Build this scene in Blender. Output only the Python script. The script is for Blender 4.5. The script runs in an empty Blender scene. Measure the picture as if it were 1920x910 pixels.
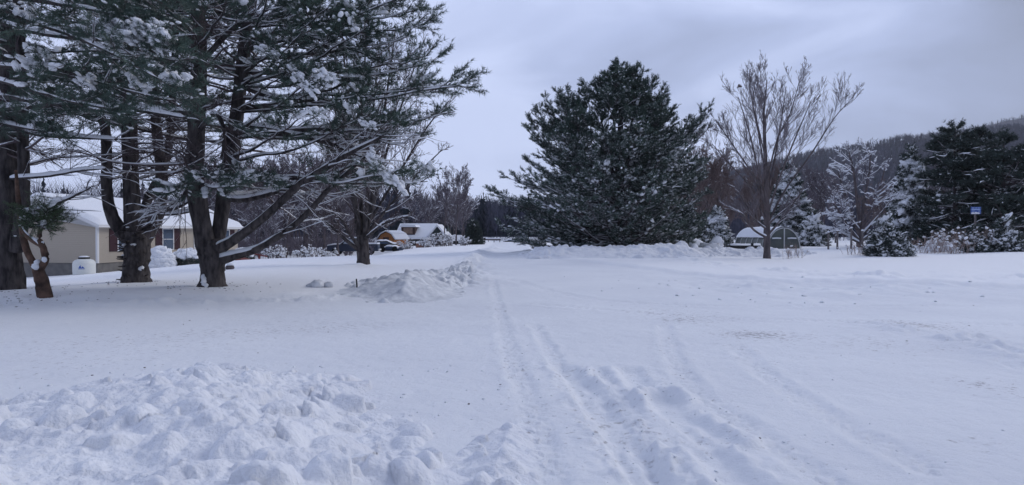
import bpy, math, random
import numpy as np
from mathutils import Matrix, Vector

random.seed(7)
S = bpy.context.scene
COL = S.collection
R = math.radians
F = 1251.0            # focal length in photo pixels (1920 wide)
CAMH = 1.65
PITCH = math.atan(15.0 / F)

# ------------------------------------------------------------------ projection
def at(px, py, Y):
    u = (px - 960.0) / F; v = (455.0 - py) / F
    c, s = math.cos(PITCH), math.sin(PITCH)
    d = (u, c + v * s, -s + v * c)
    t = Y / d[1]
    return np.array([d[0] * t, Y, CAMH + d[2] * t])

def on_plane(px, py, z=0.0):
    u = (px - 960.0) / F; v = (455.0 - py) / F
    c, s = math.cos(PITCH), math.sin(PITCH)
    d = (u, c + v * s, -s + v * c)
    t = (z - CAMH) / d[2]
    return np.array([d[0] * t, d[1] * t, z])

# ------------------------------------------------------------------ noise
def _hash(ix, iy, seed):
    n = (ix.astype(np.int64) * 374761393 + iy.astype(np.int64) * 668265263 + seed * 974634777) & 0xffffffff
    n = ((n ^ (n >> 13)) * 1274126177) & 0xffffffff
    return ((n ^ (n >> 16)) & 0xffff) / 65535.0

def vnoise(x, y, seed=0):
    x0 = np.floor(x); y0 = np.floor(y)
    fx = x - x0; fy = y - y0
    fx = fx * fx * (3 - 2 * fx); fy = fy * fy * (3 - 2 * fy)
    a = _hash(x0, y0, seed); b = _hash(x0 + 1, y0, seed)
    c = _hash(x0, y0 + 1, seed); d = _hash(x0 + 1, y0 + 1, seed)
    return (a * (1 - fx) + b * fx) * (1 - fy) + (c * (1 - fx) + d * fx) * fy - 0.5

def fbm(x, y, octs=4, seed=0, gain=0.5):
    r = 0; a = 1.0
    for k in range(octs):
        r = r + a * vnoise(x * 2 ** k + 17.3 * k, y * 2 ** k - 9.1 * k, seed + k)
        a *= gain
    return r

def nrm(v):
    return v / np.maximum(np.linalg.norm(v, axis=-1, keepdims=True), 1e-9)

# ------------------------------------------------------------------ materials
def mat(name, col, rough=0.7, spec=0.3, var=None, scale=4.0, bump=0.0, bscale=20.0, metal=0.0, stretch=None, detail=6, coord='Object'):
    m = bpy.data.materials.new(name); m.use_nodes = True
    nt = m.node_tree; b = nt.nodes['Principled BSDF']
    b.inputs['Base Color'].default_value = (*col, 1)
    b.inputs['Roughness'].default_value = rough
    b.inputs['Specular IOR Level'].default_value = spec
    b.inputs['Metallic'].default_value = metal
    if var or bump:
        tc = nt.nodes.new('ShaderNodeTexCoord')
        vec = tc.outputs[coord]
        if stretch:
            mp = nt.nodes.new('ShaderNodeMapping'); mp.inputs['Scale'].default_value = stretch
            nt.links.new(vec, mp.inputs['Vector']); vec = mp.outputs['Vector']
    if var:
        n = nt.nodes.new('ShaderNodeTexNoise'); n.inputs['Scale'].default_value = scale; n.inputs['Detail'].default_value = detail
        nt.links.new(vec, n.inputs['Vector'])
        r = nt.nodes.new('ShaderNodeValToRGB')
        r.color_ramp.elements[0].position = 0.35; r.color_ramp.elements[1].position = 0.66
        r.color_ramp.elements[0].color = (*col, 1); r.color_ramp.elements[1].color = (*var, 1)
        nt.links.new(n.outputs['Fac'], r.inputs['Fac'])
        nt.links.new(r.outputs['Color'], b.inputs['Base Color'])
    if bump:
        n2 = nt.nodes.new('ShaderNodeTexNoise'); n2.inputs['Scale'].default_value = bscale; n2.inputs['Detail'].default_value = 6
        nt.links.new(vec, n2.inputs['Vector'])
        bp = nt.nodes.new('ShaderNodeBump'); bp.inputs['Strength'].default_value = bump; bp.inputs['Distance'].default_value = 0.05
        nt.links.new(n2.outputs['Fac'], bp.inputs['Height'])
        nt.links.new(bp.outputs['Normal'], b.inputs['Normal'])
    return m

def snow_ground_mat():
    m = bpy.data.materials.new('packed_snow'); m.use_nodes = True
    nt = m.node_tree; N = nt.nodes.new; L = nt.links.new
    b = nt.nodes['Principled BSDF']
    b.inputs['Roughness'].default_value = 0.75; b.inputs['Specular IOR Level'].default_value = 0.15
    tc = N('ShaderNodeTexCoord')
    big = N('ShaderNodeTexNoise'); big.inputs['Scale'].default_value = 0.35; big.inputs['Detail'].default_value = 5
    L(tc.outputs['Object'], big.inputs['Vector'])
    r0 = N('ShaderNodeValToRGB')
    r0.color_ramp.elements[0].position = 0.3; r0.color_ramp.elements[1].position = 0.7
    r0.color_ramp.elements[0].color = (0.79, 0.81, 0.85, 1); r0.color_ramp.elements[1].color = (0.86, 0.88, 0.91, 1)
    L(big.outputs['Fac'], r0.inputs['Fac'])
    pa = N('ShaderNodeAttribute'); pa.attribute_name = 'packed'
    fm_ = N('ShaderNodeMixRGB'); L(pa.outputs['Fac'], fm_.inputs['Fac']); fm_.inputs['Color1'].default_value = (0.92, 0.93, 0.95, 1); L(r0.outputs['Color'], fm_.inputs['Color2'])
    # dirt flecks where grit and leaves were dragged over the packed snow
    at_ = N('ShaderNodeAttribute'); at_.attribute_name = 'dirt'
    mp = N('ShaderNodeMapping'); mp.inputs['Scale'].default_value = (7.0, 7.0, 7.0)
    L(tc.outputs['Object'], mp.inputs['Vector'])
    fl = N('ShaderNodeTexNoise'); fl.inputs['Scale'].default_value = 1.6; fl.inputs['Detail'].default_value = 8; fl.inputs['Roughness'].default_value = 0.65
    L(mp.outputs['Vector'], fl.inputs['Vector'])
    ad = N('ShaderNodeMath'); ad.operation = 'MULTIPLY_ADD'
    L(at_.outputs['Fac'], ad.inputs[0]); ad.inputs[1].default_value = 0.22
    L(fl.outputs['Fac'], ad.inputs[2])
    r1 = N('ShaderNodeValToRGB')
    r1.color_ramp.elements[0].position = 0.67; r1.color_ramp.elements[1].position = 0.80
    r1.color_ramp.elements[0].color = (0, 0, 0, 1); r1.color_ramp.elements[1].color = (0.75, 0.75, 0.75, 1)
    L(ad.outputs[0], r1.inputs['Fac'])
    mx = N('ShaderNodeMixRGB'); L(r1.outputs['Color'], mx.inputs['Fac'])
    L(fm_.outputs['Color'], mx.inputs['Color1']); mx.inputs['Color2'].default_value = (0.30, 0.28, 0.29, 1)
    L(mx.outputs['Color'], b.inputs['Base Color'])
    n2 = N('ShaderNodeTexNoise'); n2.inputs['Scale'].default_value = 14; n2.inputs['Detail'].default_value = 10; n2.inputs['Roughness'].default_value = 0.7
    L(tc.outputs['Object'], n2.inputs['Vector'])
    bp = N('ShaderNodeBump'); bp.inputs['Strength'].default_value = 0.5; bp.inputs['Distance'].default_value = 0.05
    L(n2.outputs['Fac'], bp.inputs['Height']); L(bp.outputs['Normal'], b.inputs['Normal'])
    return m

M = {}
M['ground'] = snow_ground_mat()
M['bank'] = mat('loose_snow', (0.74, 0.76, 0.81), 0.8, 0.1, var=(0.83, 0.85, 0.89), scale=2.0, bump=0.55, bscale=24)
M['greysnow'] = mat('grey_ploughed_snow', (0.60, 0.62, 0.66), 0.8, 0.1, var=(0.78, 0.80, 0.83), scale=2.2, bump=0.35, bscale=10)
M['snow'] = mat('clinging_snow', (0.84, 0.86, 0.90), 0.8, 0.1, bump=0.2, bscale=12)
M['bark'] = mat('pine_bark', (0.030, 0.027, 0.029), 0.9, 0.15, var=(0.105, 0.093, 0.092), scale=5, bump=1.0, bscale=9, stretch=(1.6, 1.6, 0.45))
M['bark2'] = mat('grey_bark', (0.07, 0.060, 0.064), 0.9, 0.15, var=(0.15, 0.125, 0.128), scale=4, bump=0.8, bscale=12, stretch=(1, 1, 0.35))
M['barkred'] = mat('flaking_bark', (0.05, 0.035, 0.03), 0.9, 0.15, var=(0.16, 0.10, 0.075), scale=4, bump=0.8, bscale=12)
M['twig'] = mat('twig_bark', (0.085, 0.068, 0.072), 0.9, 0.1, var=(0.13, 0.105, 0.108), scale=1.5)
M['twigp'] = mat('purple_twig_bark', (0.125, 0.108, 0.130), 0.9, 0.1, var=(0.185, 0.165, 0.19), scale=0.6)
M['twigpale'] = mat('pale_twig_bark', (0.155, 0.140, 0.155), 0.9, 0.1, var=(0.21, 0.19, 0.21), scale=0.6)
M['twigb'] = mat('russet_twig_bark', (0.155, 0.118, 0.115), 0.9, 0.1, var=(0.21, 0.165, 0.16), scale=0.6)
M['weed'] = mat('dry_stem', (0.28, 0.21, 0.19), 0.9, 0.1, var=(0.36, 0.29, 0.27), scale=2)
M['needle'] = mat('pine_needles', (0.042, 0.070, 0.060), 0.5, 0.4, var=(0.080, 0.125, 0.098), scale=1.3)
M['needleg'] = mat('fresh_needles', (0.050, 0.085, 0.045), 0.55, 0.3, var=(0.09, 0.13, 0.07), scale=1.3)
M['needled'] = mat('dark_needles', (0.035, 0.050, 0.048), 0.6, 0.3, var=(0.065, 0.088, 0.076), scale=0.9)
M['siding'] = None
M['white'] = mat('white_trim_paint', (0.72, 0.72, 0.72), 0.5, 0.3)
M['foundation'] = mat('concrete_block', (0.16, 0.155, 0.15), 0.9, 0.1, var=(0.22, 0.21, 0.20), scale=3)
M['maroon'] = mat('maroon_paint', (0.040, 0.012, 0.018), 0.5, 0.3)
M['glass'] = mat('window_glass', (0.07, 0.10, 0.15), 0.12, 0.5)
M['skyglass'] = mat('car_glass_painted_reflection', (0.30, 0.36, 0.44), 0.3, 0.5, var=(0.45, 0.5, 0.57), scale=1.2)  # sky reflection in the truck's side windows, painted in as a pale colour
M['tank'] = mat('white_tank_paint', (0.70, 0.72, 0.70), 0.45, 0.4)
M['blue'] = mat('blue_decal', (0.03, 0.10, 0.42), 0.5, 0.3)
M['black'] = mat('black_plastic', (0.015, 0.015, 0.017), 0.5, 0.3)
M['redwood'] = mat('red_stained_wood', (0.17, 0.045, 0.04), 0.7, 0.2, var=(0.22, 0.06, 0.05), scale=3)
M['truck'] = mat('dark_blue_car_paint', (0.012, 0.022, 0.050), 0.3, 0.5)
M['tyre'] = mat('tyre_rubber', (0.015, 0.015, 0.015), 0.9, 0.1)
M['shed'] = mat('orange_brown_boards', (0.36, 0.155, 0.06), 0.8, 0.15, var=(0.44, 0.20, 0.08), scale=1.5, stretch=(6, 6, 0.4))
M['brown'] = mat('dark_brown_boards', (0.055, 0.035, 0.032), 0.8, 0.15, var=(0.09, 0.06, 0.05), scale=2)
M['tan'] = mat('tan_panel', (0.32, 0.24, 0.18), 0.7, 0.2, var=(0.22, 0.15, 0.13), scale=2.5)
M['darkgreen'] = mat('dark_green_siding', (0.030, 0.042, 0.045), 0.8, 0.15, var=(0.05, 0.062, 0.062), scale=2)
M['pipe'] = mat('galvanised_pipe', (0.55, 0.56, 0.56), 0.45, 0.4)
M['film'] = mat('greenhouse_film', (0.055, 0.065, 0.068), 0.28, 0.5, var=(0.10, 0.115, 0.10), scale=1.2)
M['signblue'] = mat('sign_blue', (0.05, 0.11, 0.36), 0.4, 0.4)
M['signpale'] = mat('sign_pale', (0.45, 0.58, 0.85), 0.4, 0.4)
M['post'] = mat('weathered_post', (0.13, 0.115, 0.115), 0.9, 0.1, var=(0.20, 0.18, 0.175), scale=5)
M['brick'] = mat('reddish_box_wood', (0.30, 0.17, 0.13), 0.9, 0.1)
M['hill'] = mat('leaf_litter_and_snow', (0.030, 0.032, 0.050), 0.95, 0.05, var=(0.10, 0.10, 0.14), scale=0.035, detail=10)

def siding():
    m = bpy.data.materials.new('tan_clapboard'); m.use_nodes = True
    nt = m.node_tree; N = nt.nodes.new; L = nt.links.new; b = nt.nodes['Principled BSDF']
    b.inputs['Base Color'].default_value = (0.43, 0.375, 0.305, 1); b.inputs['Roughness'].default_value = 0.6
    tc = N('ShaderNodeTexCoord'); w = N('ShaderNodeTexWave'); w.wave_type = 'BANDS'; w.bands_direction = 'Z'; w.wave_profile = 'SAW'
    w.inputs['Scale'].default_value = 2.4; w.inputs['Distortion'].default_value = 0
    L(tc.outputs['Object'], w.inputs['Vector'])
    bp = N('ShaderNodeBump'); bp.inputs['Strength'].default_value = 0.8; bp.inputs['Distance'].default_value = 0.02
    L(w.outputs['Fac'], bp.inputs['Height']); L(bp.outputs['Normal'], b.inputs['Normal'])
    return m
M['siding'] = siding()

# ------------------------------------------------------------------ mesh builder
class MB:
    def __init__(self):
        self.v = []; self.f = []; self.n = 0
    def add(self, v, f, m=0):
        v = np.asarray(v, float).reshape(-1, 3); f = np.asarray(f, np.int64)
        if len(f) == 0: return
        self.v.append(v); self.f.append((f + self.n, m)); self.n += len(v)
    def build(self, name, mats, parent=None, smooth=True, origin=None):
        if not self.v: return None
        V = np.concatenate(self.v)
        if origin is not None: V = V - np.asarray(origin)
        loops = []; starts = []; tot = []; mi = []; s = 0
        for f, m in self.f:
            k = f.shape[1]
            loops.append(f.ravel()); starts.append(s + np.arange(len(f)) * k); tot.append(np.full(len(f), k)); mi.append(np.full(len(f), m))
            s += f.size
        loops = np.concatenate(loops); starts = np.concatenate(starts); tot = np.concatenate(tot); mi = np.concatenate(mi)
        me = bpy.data.meshes.new(name)
        me.vertices.add(len(V)); me.vertices.foreach_set('co', V.astype(np.float32).ravel())
        me.loops.add(len(loops)); me.loops.foreach_set('vertex_index', loops.astype(np.int32))
        me.polygons.add(len(starts))
        me.polygons.foreach_set('loop_start', starts.astype(np.int32))
        me.polygons.foreach_set('loop_total', tot.astype(np.int32))
        me.polygons.foreach_set('material_index', mi.astype(np.int32))
        me.polygons.foreach_set('use_smooth', np.full(len(starts), bool(smooth)))
        if not isinstance(mats, (list, tuple)): mats = [mats]
        for m in mats: me.materials.append(m)
        me.update(calc_edges=True)
        o = bpy.data.objects.new(name, me); COL.objects.link(o)
        if parent is not None: o.parent = parent
        return o
    # --- shapes
    def box(self, x0, x1, y0, y1, z0, z1, m=0, X=None):
        v = np.array([[x, y, z] for z in (z0, z1) for y in (y0, y1) for x in (x0, x1)], float)
        if X is not None: v = np.array([X @ Vector(p) for p in v])
        self.add(v, [[0, 2, 3, 1], [4, 5, 7, 6], [0, 1, 5, 4], [2, 6, 7, 3], [0, 4, 6, 2], [1, 3, 7, 5]], m)
    def prism(self, poly, axis, a, b, m=0):
        """poly of 2-D points extruded along axis ('x','y','z') from a to b."""
        n = len(poly)
        def P(p, t):
            return {'x': (t, p[0], p[1]), 'y': (p[0], t, p[1]), 'z': (p[0], p[1], t)}[axis]
        v = [P(p, a) for p in poly] + [P(p, b) for p in poly]
        self.add(v, [[i, (i + 1) % n, (i + 1) % n + n, i + n] for i in range(n)], m)
        c0 = np.mean(np.array(v[:n]), axis=0); c1 = np.mean(np.array(v[n:]), axis=0)
        self.add(v[:n] + [c0], [[(i + 1) % n, i, n] for i in range(n)], m)
        self.add(v[n:] + [c1], [[i, (i + 1) % n, n] for i in range(n)], m)
    def tubes(self, P, r, k=6, m=0, lump=0.0, rng=None):
        P = np.asarray(P, float); r = np.asarray(r, float)
        if P.ndim == 2: P = P[None]; r = r[None]
        B, n, _ = P.shape
        T = np.gradient(P, axis=1); T = nrm(T)
        ref = np.zeros_like(T); av = np.abs(T[:, :1, 2:3]).repeat(n, 1)[..., 0] > 0.8
        ref[..., 2] = 1.0; ref[av] = (1.0, 0.0, 0.0)
        s = nrm(np.cross(T, ref)); u = np.cross(s, T)
        a = np.arange(k) * 2 * math.pi / k
        rr = r[:, :, None].repeat(k, 2)
        if lump and rng is not None: rr = rr * (1 + lump * rng.standard_normal(rr.shape))
        V = P[:, :, None, :] + rr[..., None] * (np.cos(a)[None, None, :, None] * s[:, :, None, :] + np.sin(a)[None, None, :, None] * u[:, :, None, :])
        i = np.arange(n - 1)[:, None]; j = np.arange(k)[None, :]
        q = np.stack([i * k + j, i * k + (j + 1) % k, (i + 1) * k + (j + 1) % k, (i + 1) * k + j], -1).reshape(-1, 4)
        f = (q[None] + (np.arange(B) * n * k)[:, None, None]).reshape(-1, 4)
        self.add(V.reshape(-1, 3), f, m)
    def snowtop(self, P, r, rng, wf=1.0, hf=0.9, hmin=0.012, cover=0.75, m=0, freq=1.0):
        """snow lying along the upper side of branches, thinning where they steepen."""
        P = np.asarray(P, float); r = np.asarray(r, float)
        if P.ndim == 2: P = P[None]; r = r[None]
        B, n, _ = P.shape
        if n < 3: return
        T = nrm(np.gradient(P, axis=1))
        z = np.zeros_like(T); z[..., 2] = 1
        s = nrm(np.cross(T, z)); u = np.cross(s, T); u = u * np.sign(u[..., 2:3] + 1e-6)
        flat = np.clip(1.35 - 1.45 * np.abs(T[..., 2]), 0, 1)
        nz = rng.random((B, n)); nz = (nz + np.roll(nz, 1, 1) + np.roll(nz, -1, 1)) / 3
        f = np.clip((nz - (1 - cover) * 0.75) * 4.0, 0, 1) * flat
        f[:, 0] *= 0.5; f[:, -1] = 0
        w = (r * wf + hmin * 0.5) * f; h = (r * hf + hmin * (0.6 + 0.8 * rng.random((B, n)))) * f
        a = np.radians([-15, 30, 65, 115, 150, 195])
        base = P + u * (r * 0.55)[..., None] * 1.0
        V = base[:, :, None, :] + w[..., None, None] * np.cos(a)[None, None, :, None] * s[:, :, None, :] + h[..., None, None] * np.sin(a)[None, None, :, None] * u[:, :, None, :]
        k = len(a)
        i = np.arange(n - 1)[:, None]; j = np.arange(k - 1)[None, :]
        q = np.stack([i * k + j, i * k + j + 1, (i + 1) * k + j + 1, (i + 1) * k + j], -1).reshape(-1, 4)
        keep = (f[:, :-1] + f[:, 1:]) > 0.02
        fq = (q.reshape(n - 1, k - 1, 4)[None] + (np.arange(B) * n * k)[:, None, None, None])[keep]
        self.add(V.reshape(-1, 3), fq.reshape(-1, 4), m)
    def tufts(self, P, D, K, L, W, rng, spread=0.8, m=0, droop=0.0):
        """bunches of needles: K thin triangles at each point, pointing forward and outward."""
        N = len(P)
        if N == 0: return
        d = nrm(D[:, None, :] * 0.75 + spread * nrm(rng.standard_normal((N, K, 3))))
        d[..., 2] -= droop; d = nrm(d)
        l = L * (0.7 + 0.6 * rng.random((N, K, 1)))
        s = nrm(np.cross(d, rng.standard_normal((N, K, 3))))
        w = W * (0.7 + 0.6 * rng.random((N, K, 1)))
        b = P[:, None, :] + 0.15 * l * nrm(rng.standard_normal((N, K, 3)))
        V = np.stack([b - s * w * 0.5, b + s * w * 0.5, b + d * l], 2).reshape(-1, 3)
        self.add(V, np.arange(N * K * 3).reshape(-1, 3), m)
    def lumps(self, P, sc, rng, D=None, m=0, hi=False, rough=0.18):
        """irregular rounded snow lumps; sc is (N,3) along / across / up."""
        N = len(P)
        if N == 0: return
        bv, bf = ICO2 if hi else ICO1
        if D is None: D = rng.standard_normal((N, 3))
        x = nrm(D); x = nrm(x * np.array([1, 1, 0.8]))
        y = nrm(np.cross(np.array([0, 0, 1.0])[None].repeat(N, 0) + 0.01, x)); z = np.cross(x, y)
        rad = 1 + rough * rng.standard_normal((N, len(bv), 1))
        b = bv[None] * rad * sc[:, None, :]
        V = P[:, None, :] + b[..., 0:1] * x[:, None] + b[..., 1:2] * y[:, None] + b[..., 2:3] * z[:, None]
        f = (bf[None] + (np.arange(N) * len(bv))[:, None, None]).reshape(-1, 3)
        self.add(V.reshape(-1, 3), f, m)

def ico(sub):
    t = (1 + 5 ** 0.5) / 2
    v = [(-1, t, 0), (1, t, 0), (-1, -t, 0), (1, -t, 0), (0, -1, t), (0, 1, t), (0, -1, -t), (0, 1, -t), (t, 0, -1), (t, 0, 1), (-t, 0, -1), (-t, 0, 1)]
    f = [(0, 11, 5), (0, 5, 1), (0, 1, 7), (0, 7, 10), (0, 10, 11), (1, 5, 9), (5, 11, 4), (11, 10, 2), (10, 7, 6), (7, 1, 8), (3, 9, 4), (3, 4, 2), (3, 2, 6), (3, 6, 8), (3, 8, 9), (4, 9, 5), (2, 4, 11), (6, 2, 10), (8, 6, 7), (9, 8, 1)]
    v = [np.array(p) / np.linalg.norm(p) for p in v]
    for _ in range(sub):
        c = {}; nf = []
        def mid(a, b):
            k = (min(a, b), max(a, b))
            if k not in c:
                p = v[a] + v[b]; v.append(p / np.linalg.norm(p)); c[k] = len(v) - 1
            return c[k]
        for a, b, d in f:
            x, y, z = mid(a, b), mid(b, d), mid(d, a)
            nf += [(a, x, z), (b, y, x), (d, z, y), (x, y, z)]
        f = nf
    return np.array(v), np.array(f)
ICO1 = ico(1); ICO2 = ico(2)

# ------------------------------------------------------------------ things
def tag(o, label=None, cat=None, group=None, kind=None):
    if label: o['label'] = label
    if cat: o['category'] = cat
    if group: o['group'] = group
    if kind: o['kind'] = kind
    return o
def thing(name, label, cat, loc, rz=0.0, group=None):
    o = bpy.data.objects.new(name, None); COL.objects.link(o)
    o.empty_display_size = 0.3
    o.location = tuple(float(c) for c in loc); o.rotation_euler = (0, 0, rz)
    return tag(o, label, cat, group)

# ------------------------------------------------------------------ branching
def grow(rng, p0, d0, L, r0, r1, n, up=0.0, wob=0.12):
    p0 = np.asarray(p0, float); d = nrm(np.asarray(d0, float)); B = len(p0)
    step = (np.asarray(L) / (n - 1)).reshape(B, 1)
    pts = [p0]; p = p0
    for _ in range(n - 1):
        d = d + wob * rng.standard_normal((B, 3)); d[:, 2] += up; d = nrm(d)
        p = p + d * step; pts.append(p)
    t = np.linspace(0, 1, n)[None]
    rad = np.asarray(r0).reshape(B, 1) * (1 - t) + np.asarray(r1).reshape(B, 1) * t
    return np.stack(pts, 1), rad

def spawn(rng, P, m, t0, t1, a0, a1, flat=None):
    """m children on each parent polyline: position, direction, parent parameter t, parent index."""
    B, n, _ = P.shape
    t = rng.uniform(t0, t1, (B, m)); x = t * (n - 1); i = np.minimum(x.astype(int), n - 2); fr = (x - i)[..., None]
    b = np.arange(B)[:, None]
    pos = P[b, i] * (1 - fr) + P[b, i + 1] * fr
    tan = nrm(P[b, i + 1] - P[b, i])
    rnd = rng.standard_normal((B, m, 3))
    if flat is not None:
        z = np.zeros_like(tan); z[..., 2] = 1
        side = nrm(np.cross(tan, z)) * np.sign(rng.standard_normal((B, m, 1)))
        perp = side + flat * rnd
    else:
        perp = rnd
    perp = nrm(perp - (perp * tan).sum(-1, keepdims=True) * tan)
    a = rng.uniform(a0, a1, (B, m, 1))
    d = np.cos(a) * tan + np.sin(a) * perp
    return pos.reshape(-1, 3), d.reshape(-1, 3), t.reshape(-1), np.repeat(np.arange(B), m)

def interp_line(pts, n):
    """smooth resample of a hand-set polyline (Catmull-Rom) to n points; columns are carried along."""
    pts = np.asarray(pts, float); m = len(pts)
    t = np.linspace(0, m - 1, n); i = np.minimum(t.astype(int), m - 2); u = (t - i)[:, None]
    g = lambda k: pts[np.clip(k, 0, m - 1)]
    a, b, c, d = g(i - 1), g(i), g(i + 1), g(i + 2)
    return 0.5 * ((2 * b) + (c - a) * u + (2 * a - 5 * b + 4 * c - d) * u ** 2 + (3 * b - a - 3 * c + d) * u ** 3)

def pxline(pts, n):
    """[(px, py, depth, diameter in px)] -> polyline and radii."""
    q = interp_line(pts, n)
    P = np.array([at(a, b, c) for a, b, c, _ in q]); r = q[:, 3] * q[:, 2] / F / 2
    return P, np.maximum(r, 0.004)

def bez(s, e, sag, n, rng, wob=0.03):
    """curved boughs from trunk points s to tips e; sag>0 hangs below the chord and lifts at the tip."""
    B = len(s); t = np.linspace(0, 1, n)[None, :, None]
    mid = s * 0.45 + e * 0.55; mid = mid.copy(); L = np.linalg.norm(e - s, axis=1)
    mid[:, 2] -= sag * L
    P = (1 - t) ** 2 * s[:, None] + 2 * t * (1 - t) * mid[:, None] + t ** 2 * e[:, None]
    w = np.cumsum(rng.standard_normal((B, n, 3)), 1) * wob * (L / n)[:, None, None]
    w = w * np.minimum(t * 3, 1)
    return P + w

# ------------------------------------------------------------------ terrain
CTRL = []
def cp(px, py, D): CTRL.append(at(px, py, D))
for px in (-900, -200, 300, 960, 1600, 2200, 2900):
    for y in (2.5, 5, 8, 12): CTRL.append(np.array([(px - 960) / F * y, y, 0.0]))
for c in [(15, 546, 19.6), (80, 558, 17.4), (255, 533, 22), (398, 541, 20.5), (600, 525, 24), (680, 501, 34), (800, 520, 27), (930, 520, 26),
          (158, 516, 38.5), (183, 514, 40), (0, 531, 34), (-150, 540, 30), (300, 503, 42), (440, 488, 50), (550, 485, 46), (620, 481, 48),
          (700, 480, 50), (670, 488, 70), (740, 472, 72), (790, 464, 80), (870, 465, 72), (930, 472, 58), (945, 458, 105), (1000, 453, 150), (800, 462, 100),
          (600, 478, 80), (450, 485, 75), (300, 490, 80), (0, 490, 80),
          (985, 472, 50), (1160, 476, 49), (1300, 472, 51), (1440, 487, 43), (1500, 467, 62), (1600, 464, 60), (1700, 481, 44), (1790, 476, 47),
          (1919, 471, 47), (2100, 468, 47), (1919, 508, 31), (1700, 520, 26), (1300, 505, 33), (1400, 462, 75), (1700, 460, 75), (1900, 458, 75),
          (1150, 466, 70)]: cp(*c)
for px in (-300, 200, 700, 960, 1300, 1700, 2200):
    for D, z in ((200, 0.2), (420, 0.3), (900, 0.3)): CTRL.append(np.array([(px - 960) / F * D, D, z]))
CTRL = np.array(CTRL)
def _uv(x, y):
    th = np.clip(np.arctan2(x, np.maximum(y, -1e9)), -0.95, 0.95)
    return th * 3.0, np.log(np.clip(np.hypot(x, y), 3.0, 1100.0))
_cu, _cv = _uv(CTRL[:, 0], CTRL[:, 1])
def _k(d2): return 0.5 * d2 * np.log(np.maximum(d2, 1e-12))
_A = _k((_cu[:, None] - _cu) ** 2 + (_cv[:, None] - _cv) ** 2) + 0.02 * np.eye(len(_cu))
_Pm = np.stack([np.ones_like(_cu), _cu, _cv], 1)
_n = len(_cu)
_sol = np.linalg.solve(np.block([[_A, _Pm], [_Pm.T, np.zeros((3, 3))]]), np.concatenate([CTRL[:, 2], np.zeros(3)]))
def base_z(x, y):
    x = np.asarray(x, float); y = np.asarray(y, float)
    u, v = _uv(x, y)
    z = _sol[_n] + _sol[_n + 1] * u + _sol[_n + 2] * v
    for k in range(_n): z = z + _sol[k] * _k((u - _cu[k]) ** 2 + (v - _cv[k]) ** 2)
    return z

def seg_dist(x, y, line):
    """distance to a polyline and parameter along it."""
    best = np.full(x.shape, 1e9); sd = np.zeros(x.shape); acc = 0.0; tt = np.zeros(x.shape)
    for a, b in zip(line[:-1], line[1:]):
        d = b - a; L = math.hypot(*d) + 1e-9
        t = np.clip(((x - a[0]) * d[0] + (y - a[1]) * d[1]) / L ** 2, 0, 1)
        q = np.hypot(x - a[0] - t * d[0], y - a[1] - t * d[1])
        c = q < best
        best = np.where(c, q, best); tt = np.where(c, acc + t * L, tt)
        acc += L
    return best, tt
def gl(pts, n=24):
    return interp_line(np.array([on_plane(*p)[:2] for p in pts]), n)
TRACKS = [  # pixel path on the ground, half width, depth, ridge, tread
    (gl([(925, 520), (938, 580), (955, 650), (985, 730), (1015, 820), (1050, 930)]), 0.12, 0.016, 0.010, 1),
    (gl([(1000, 600), (1035, 660), (1070, 730), (1120, 820), (1180, 930)]), 0.10, 0.018, 0.01, 1),
    (gl([(1062, 685), (1088, 712), (1125, 760), (1170, 825), (1235, 930)]), 0.14, 0.080, 0.035, 0),
    (gl([(1120, 690), (1175, 770), (1240, 850), (1310, 940)]), 0.12, 0.030, 0.022, 1),
    (gl([(1180, 690), (1200, 722)]), 0.16, 0.045, 0.02, 0),
    (gl([(1238, 738), (1262, 770), (1310, 800), (1350, 825)]), 0.15, 0.055, 0.035, 0),
    (gl([(1250, 800), (1310, 840), (1390, 910), (1430, 950)]), 0.15, 0.040, 0.022, 0),
    (gl([(1245, 600), (1270, 680), (1330, 750), (1450, 830), (1600, 930)]), 0.12, 0.016, 0.010, 1),
    (gl([(1380, 640), (1450, 710), (1560, 780), (1740, 880)]), 0.13, 0.014, 0.009, 1),
    (gl([(880, 590), (600, 608), (300, 622), (0, 640), (-200, 655)]), 0.3, 0.006, 0.004, 2),
    (gl([(1000, 560), (1200, 575), (1500, 590), (1920, 600)]), 0.22, 0.012, 0.008, 1),
    (gl([(960, 520), (1100, 550), (1400, 562), (1920, 565)]), 0.22, 0.012, 0.010, 1),
]
BERMS = [  # pixel path, half width, height
    (gl([(-200, 572), (0, 568), (200, 566), (420, 560), (560, 556), (640, 550)]), 0.5, 0.10),
    (gl([(862, 530), (885, 508), (895, 488), (915, 474), (935, 466)]), 0.8, 0.20),
    (gl([(975, 479), (1010, 488), (1100, 488), (1250, 487), (1330, 496), (1480, 508), (1640, 518), (1800, 520), (2100, 522)]), 0.9, 0.13),
    (gl([(1320, 520), (1420, 526), (1560, 532), (1660, 536)]), 0.8, 0.07),
    (gl([(1640, 600), (1760, 625), (1850, 645), (1960, 660)]), 0.45, 0.06),
    (gl([(1830, 630), (1960, 690)]), 0.5, 0.08),
]
PACK = [None]
def poly_sd(x, y, poly):
    inside = np.zeros(x.shape, bool); d = np.full(x.shape, 1e9); n = len(poly)
    for i in range(n):
        a, b = poly[i], poly[(i + 1) % n]
        e = b - a; t = np.clip(((x - a[0]) * e[0] + (y - a[1]) * e[1]) / (e @ e + 1e-12), 0, 1)
        d = np.minimum(d, np.hypot(x - a[0] - t * e[0], y - a[1] - t * e[1]))
        c = ((a[1] > y) != (b[1] > y)) & (x < (b[0] - a[0]) * (y - a[1]) / (b[1] - a[1] + 1e-12) + a[0])
        inside ^= c
    return np.where(inside, d, -d)
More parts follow.
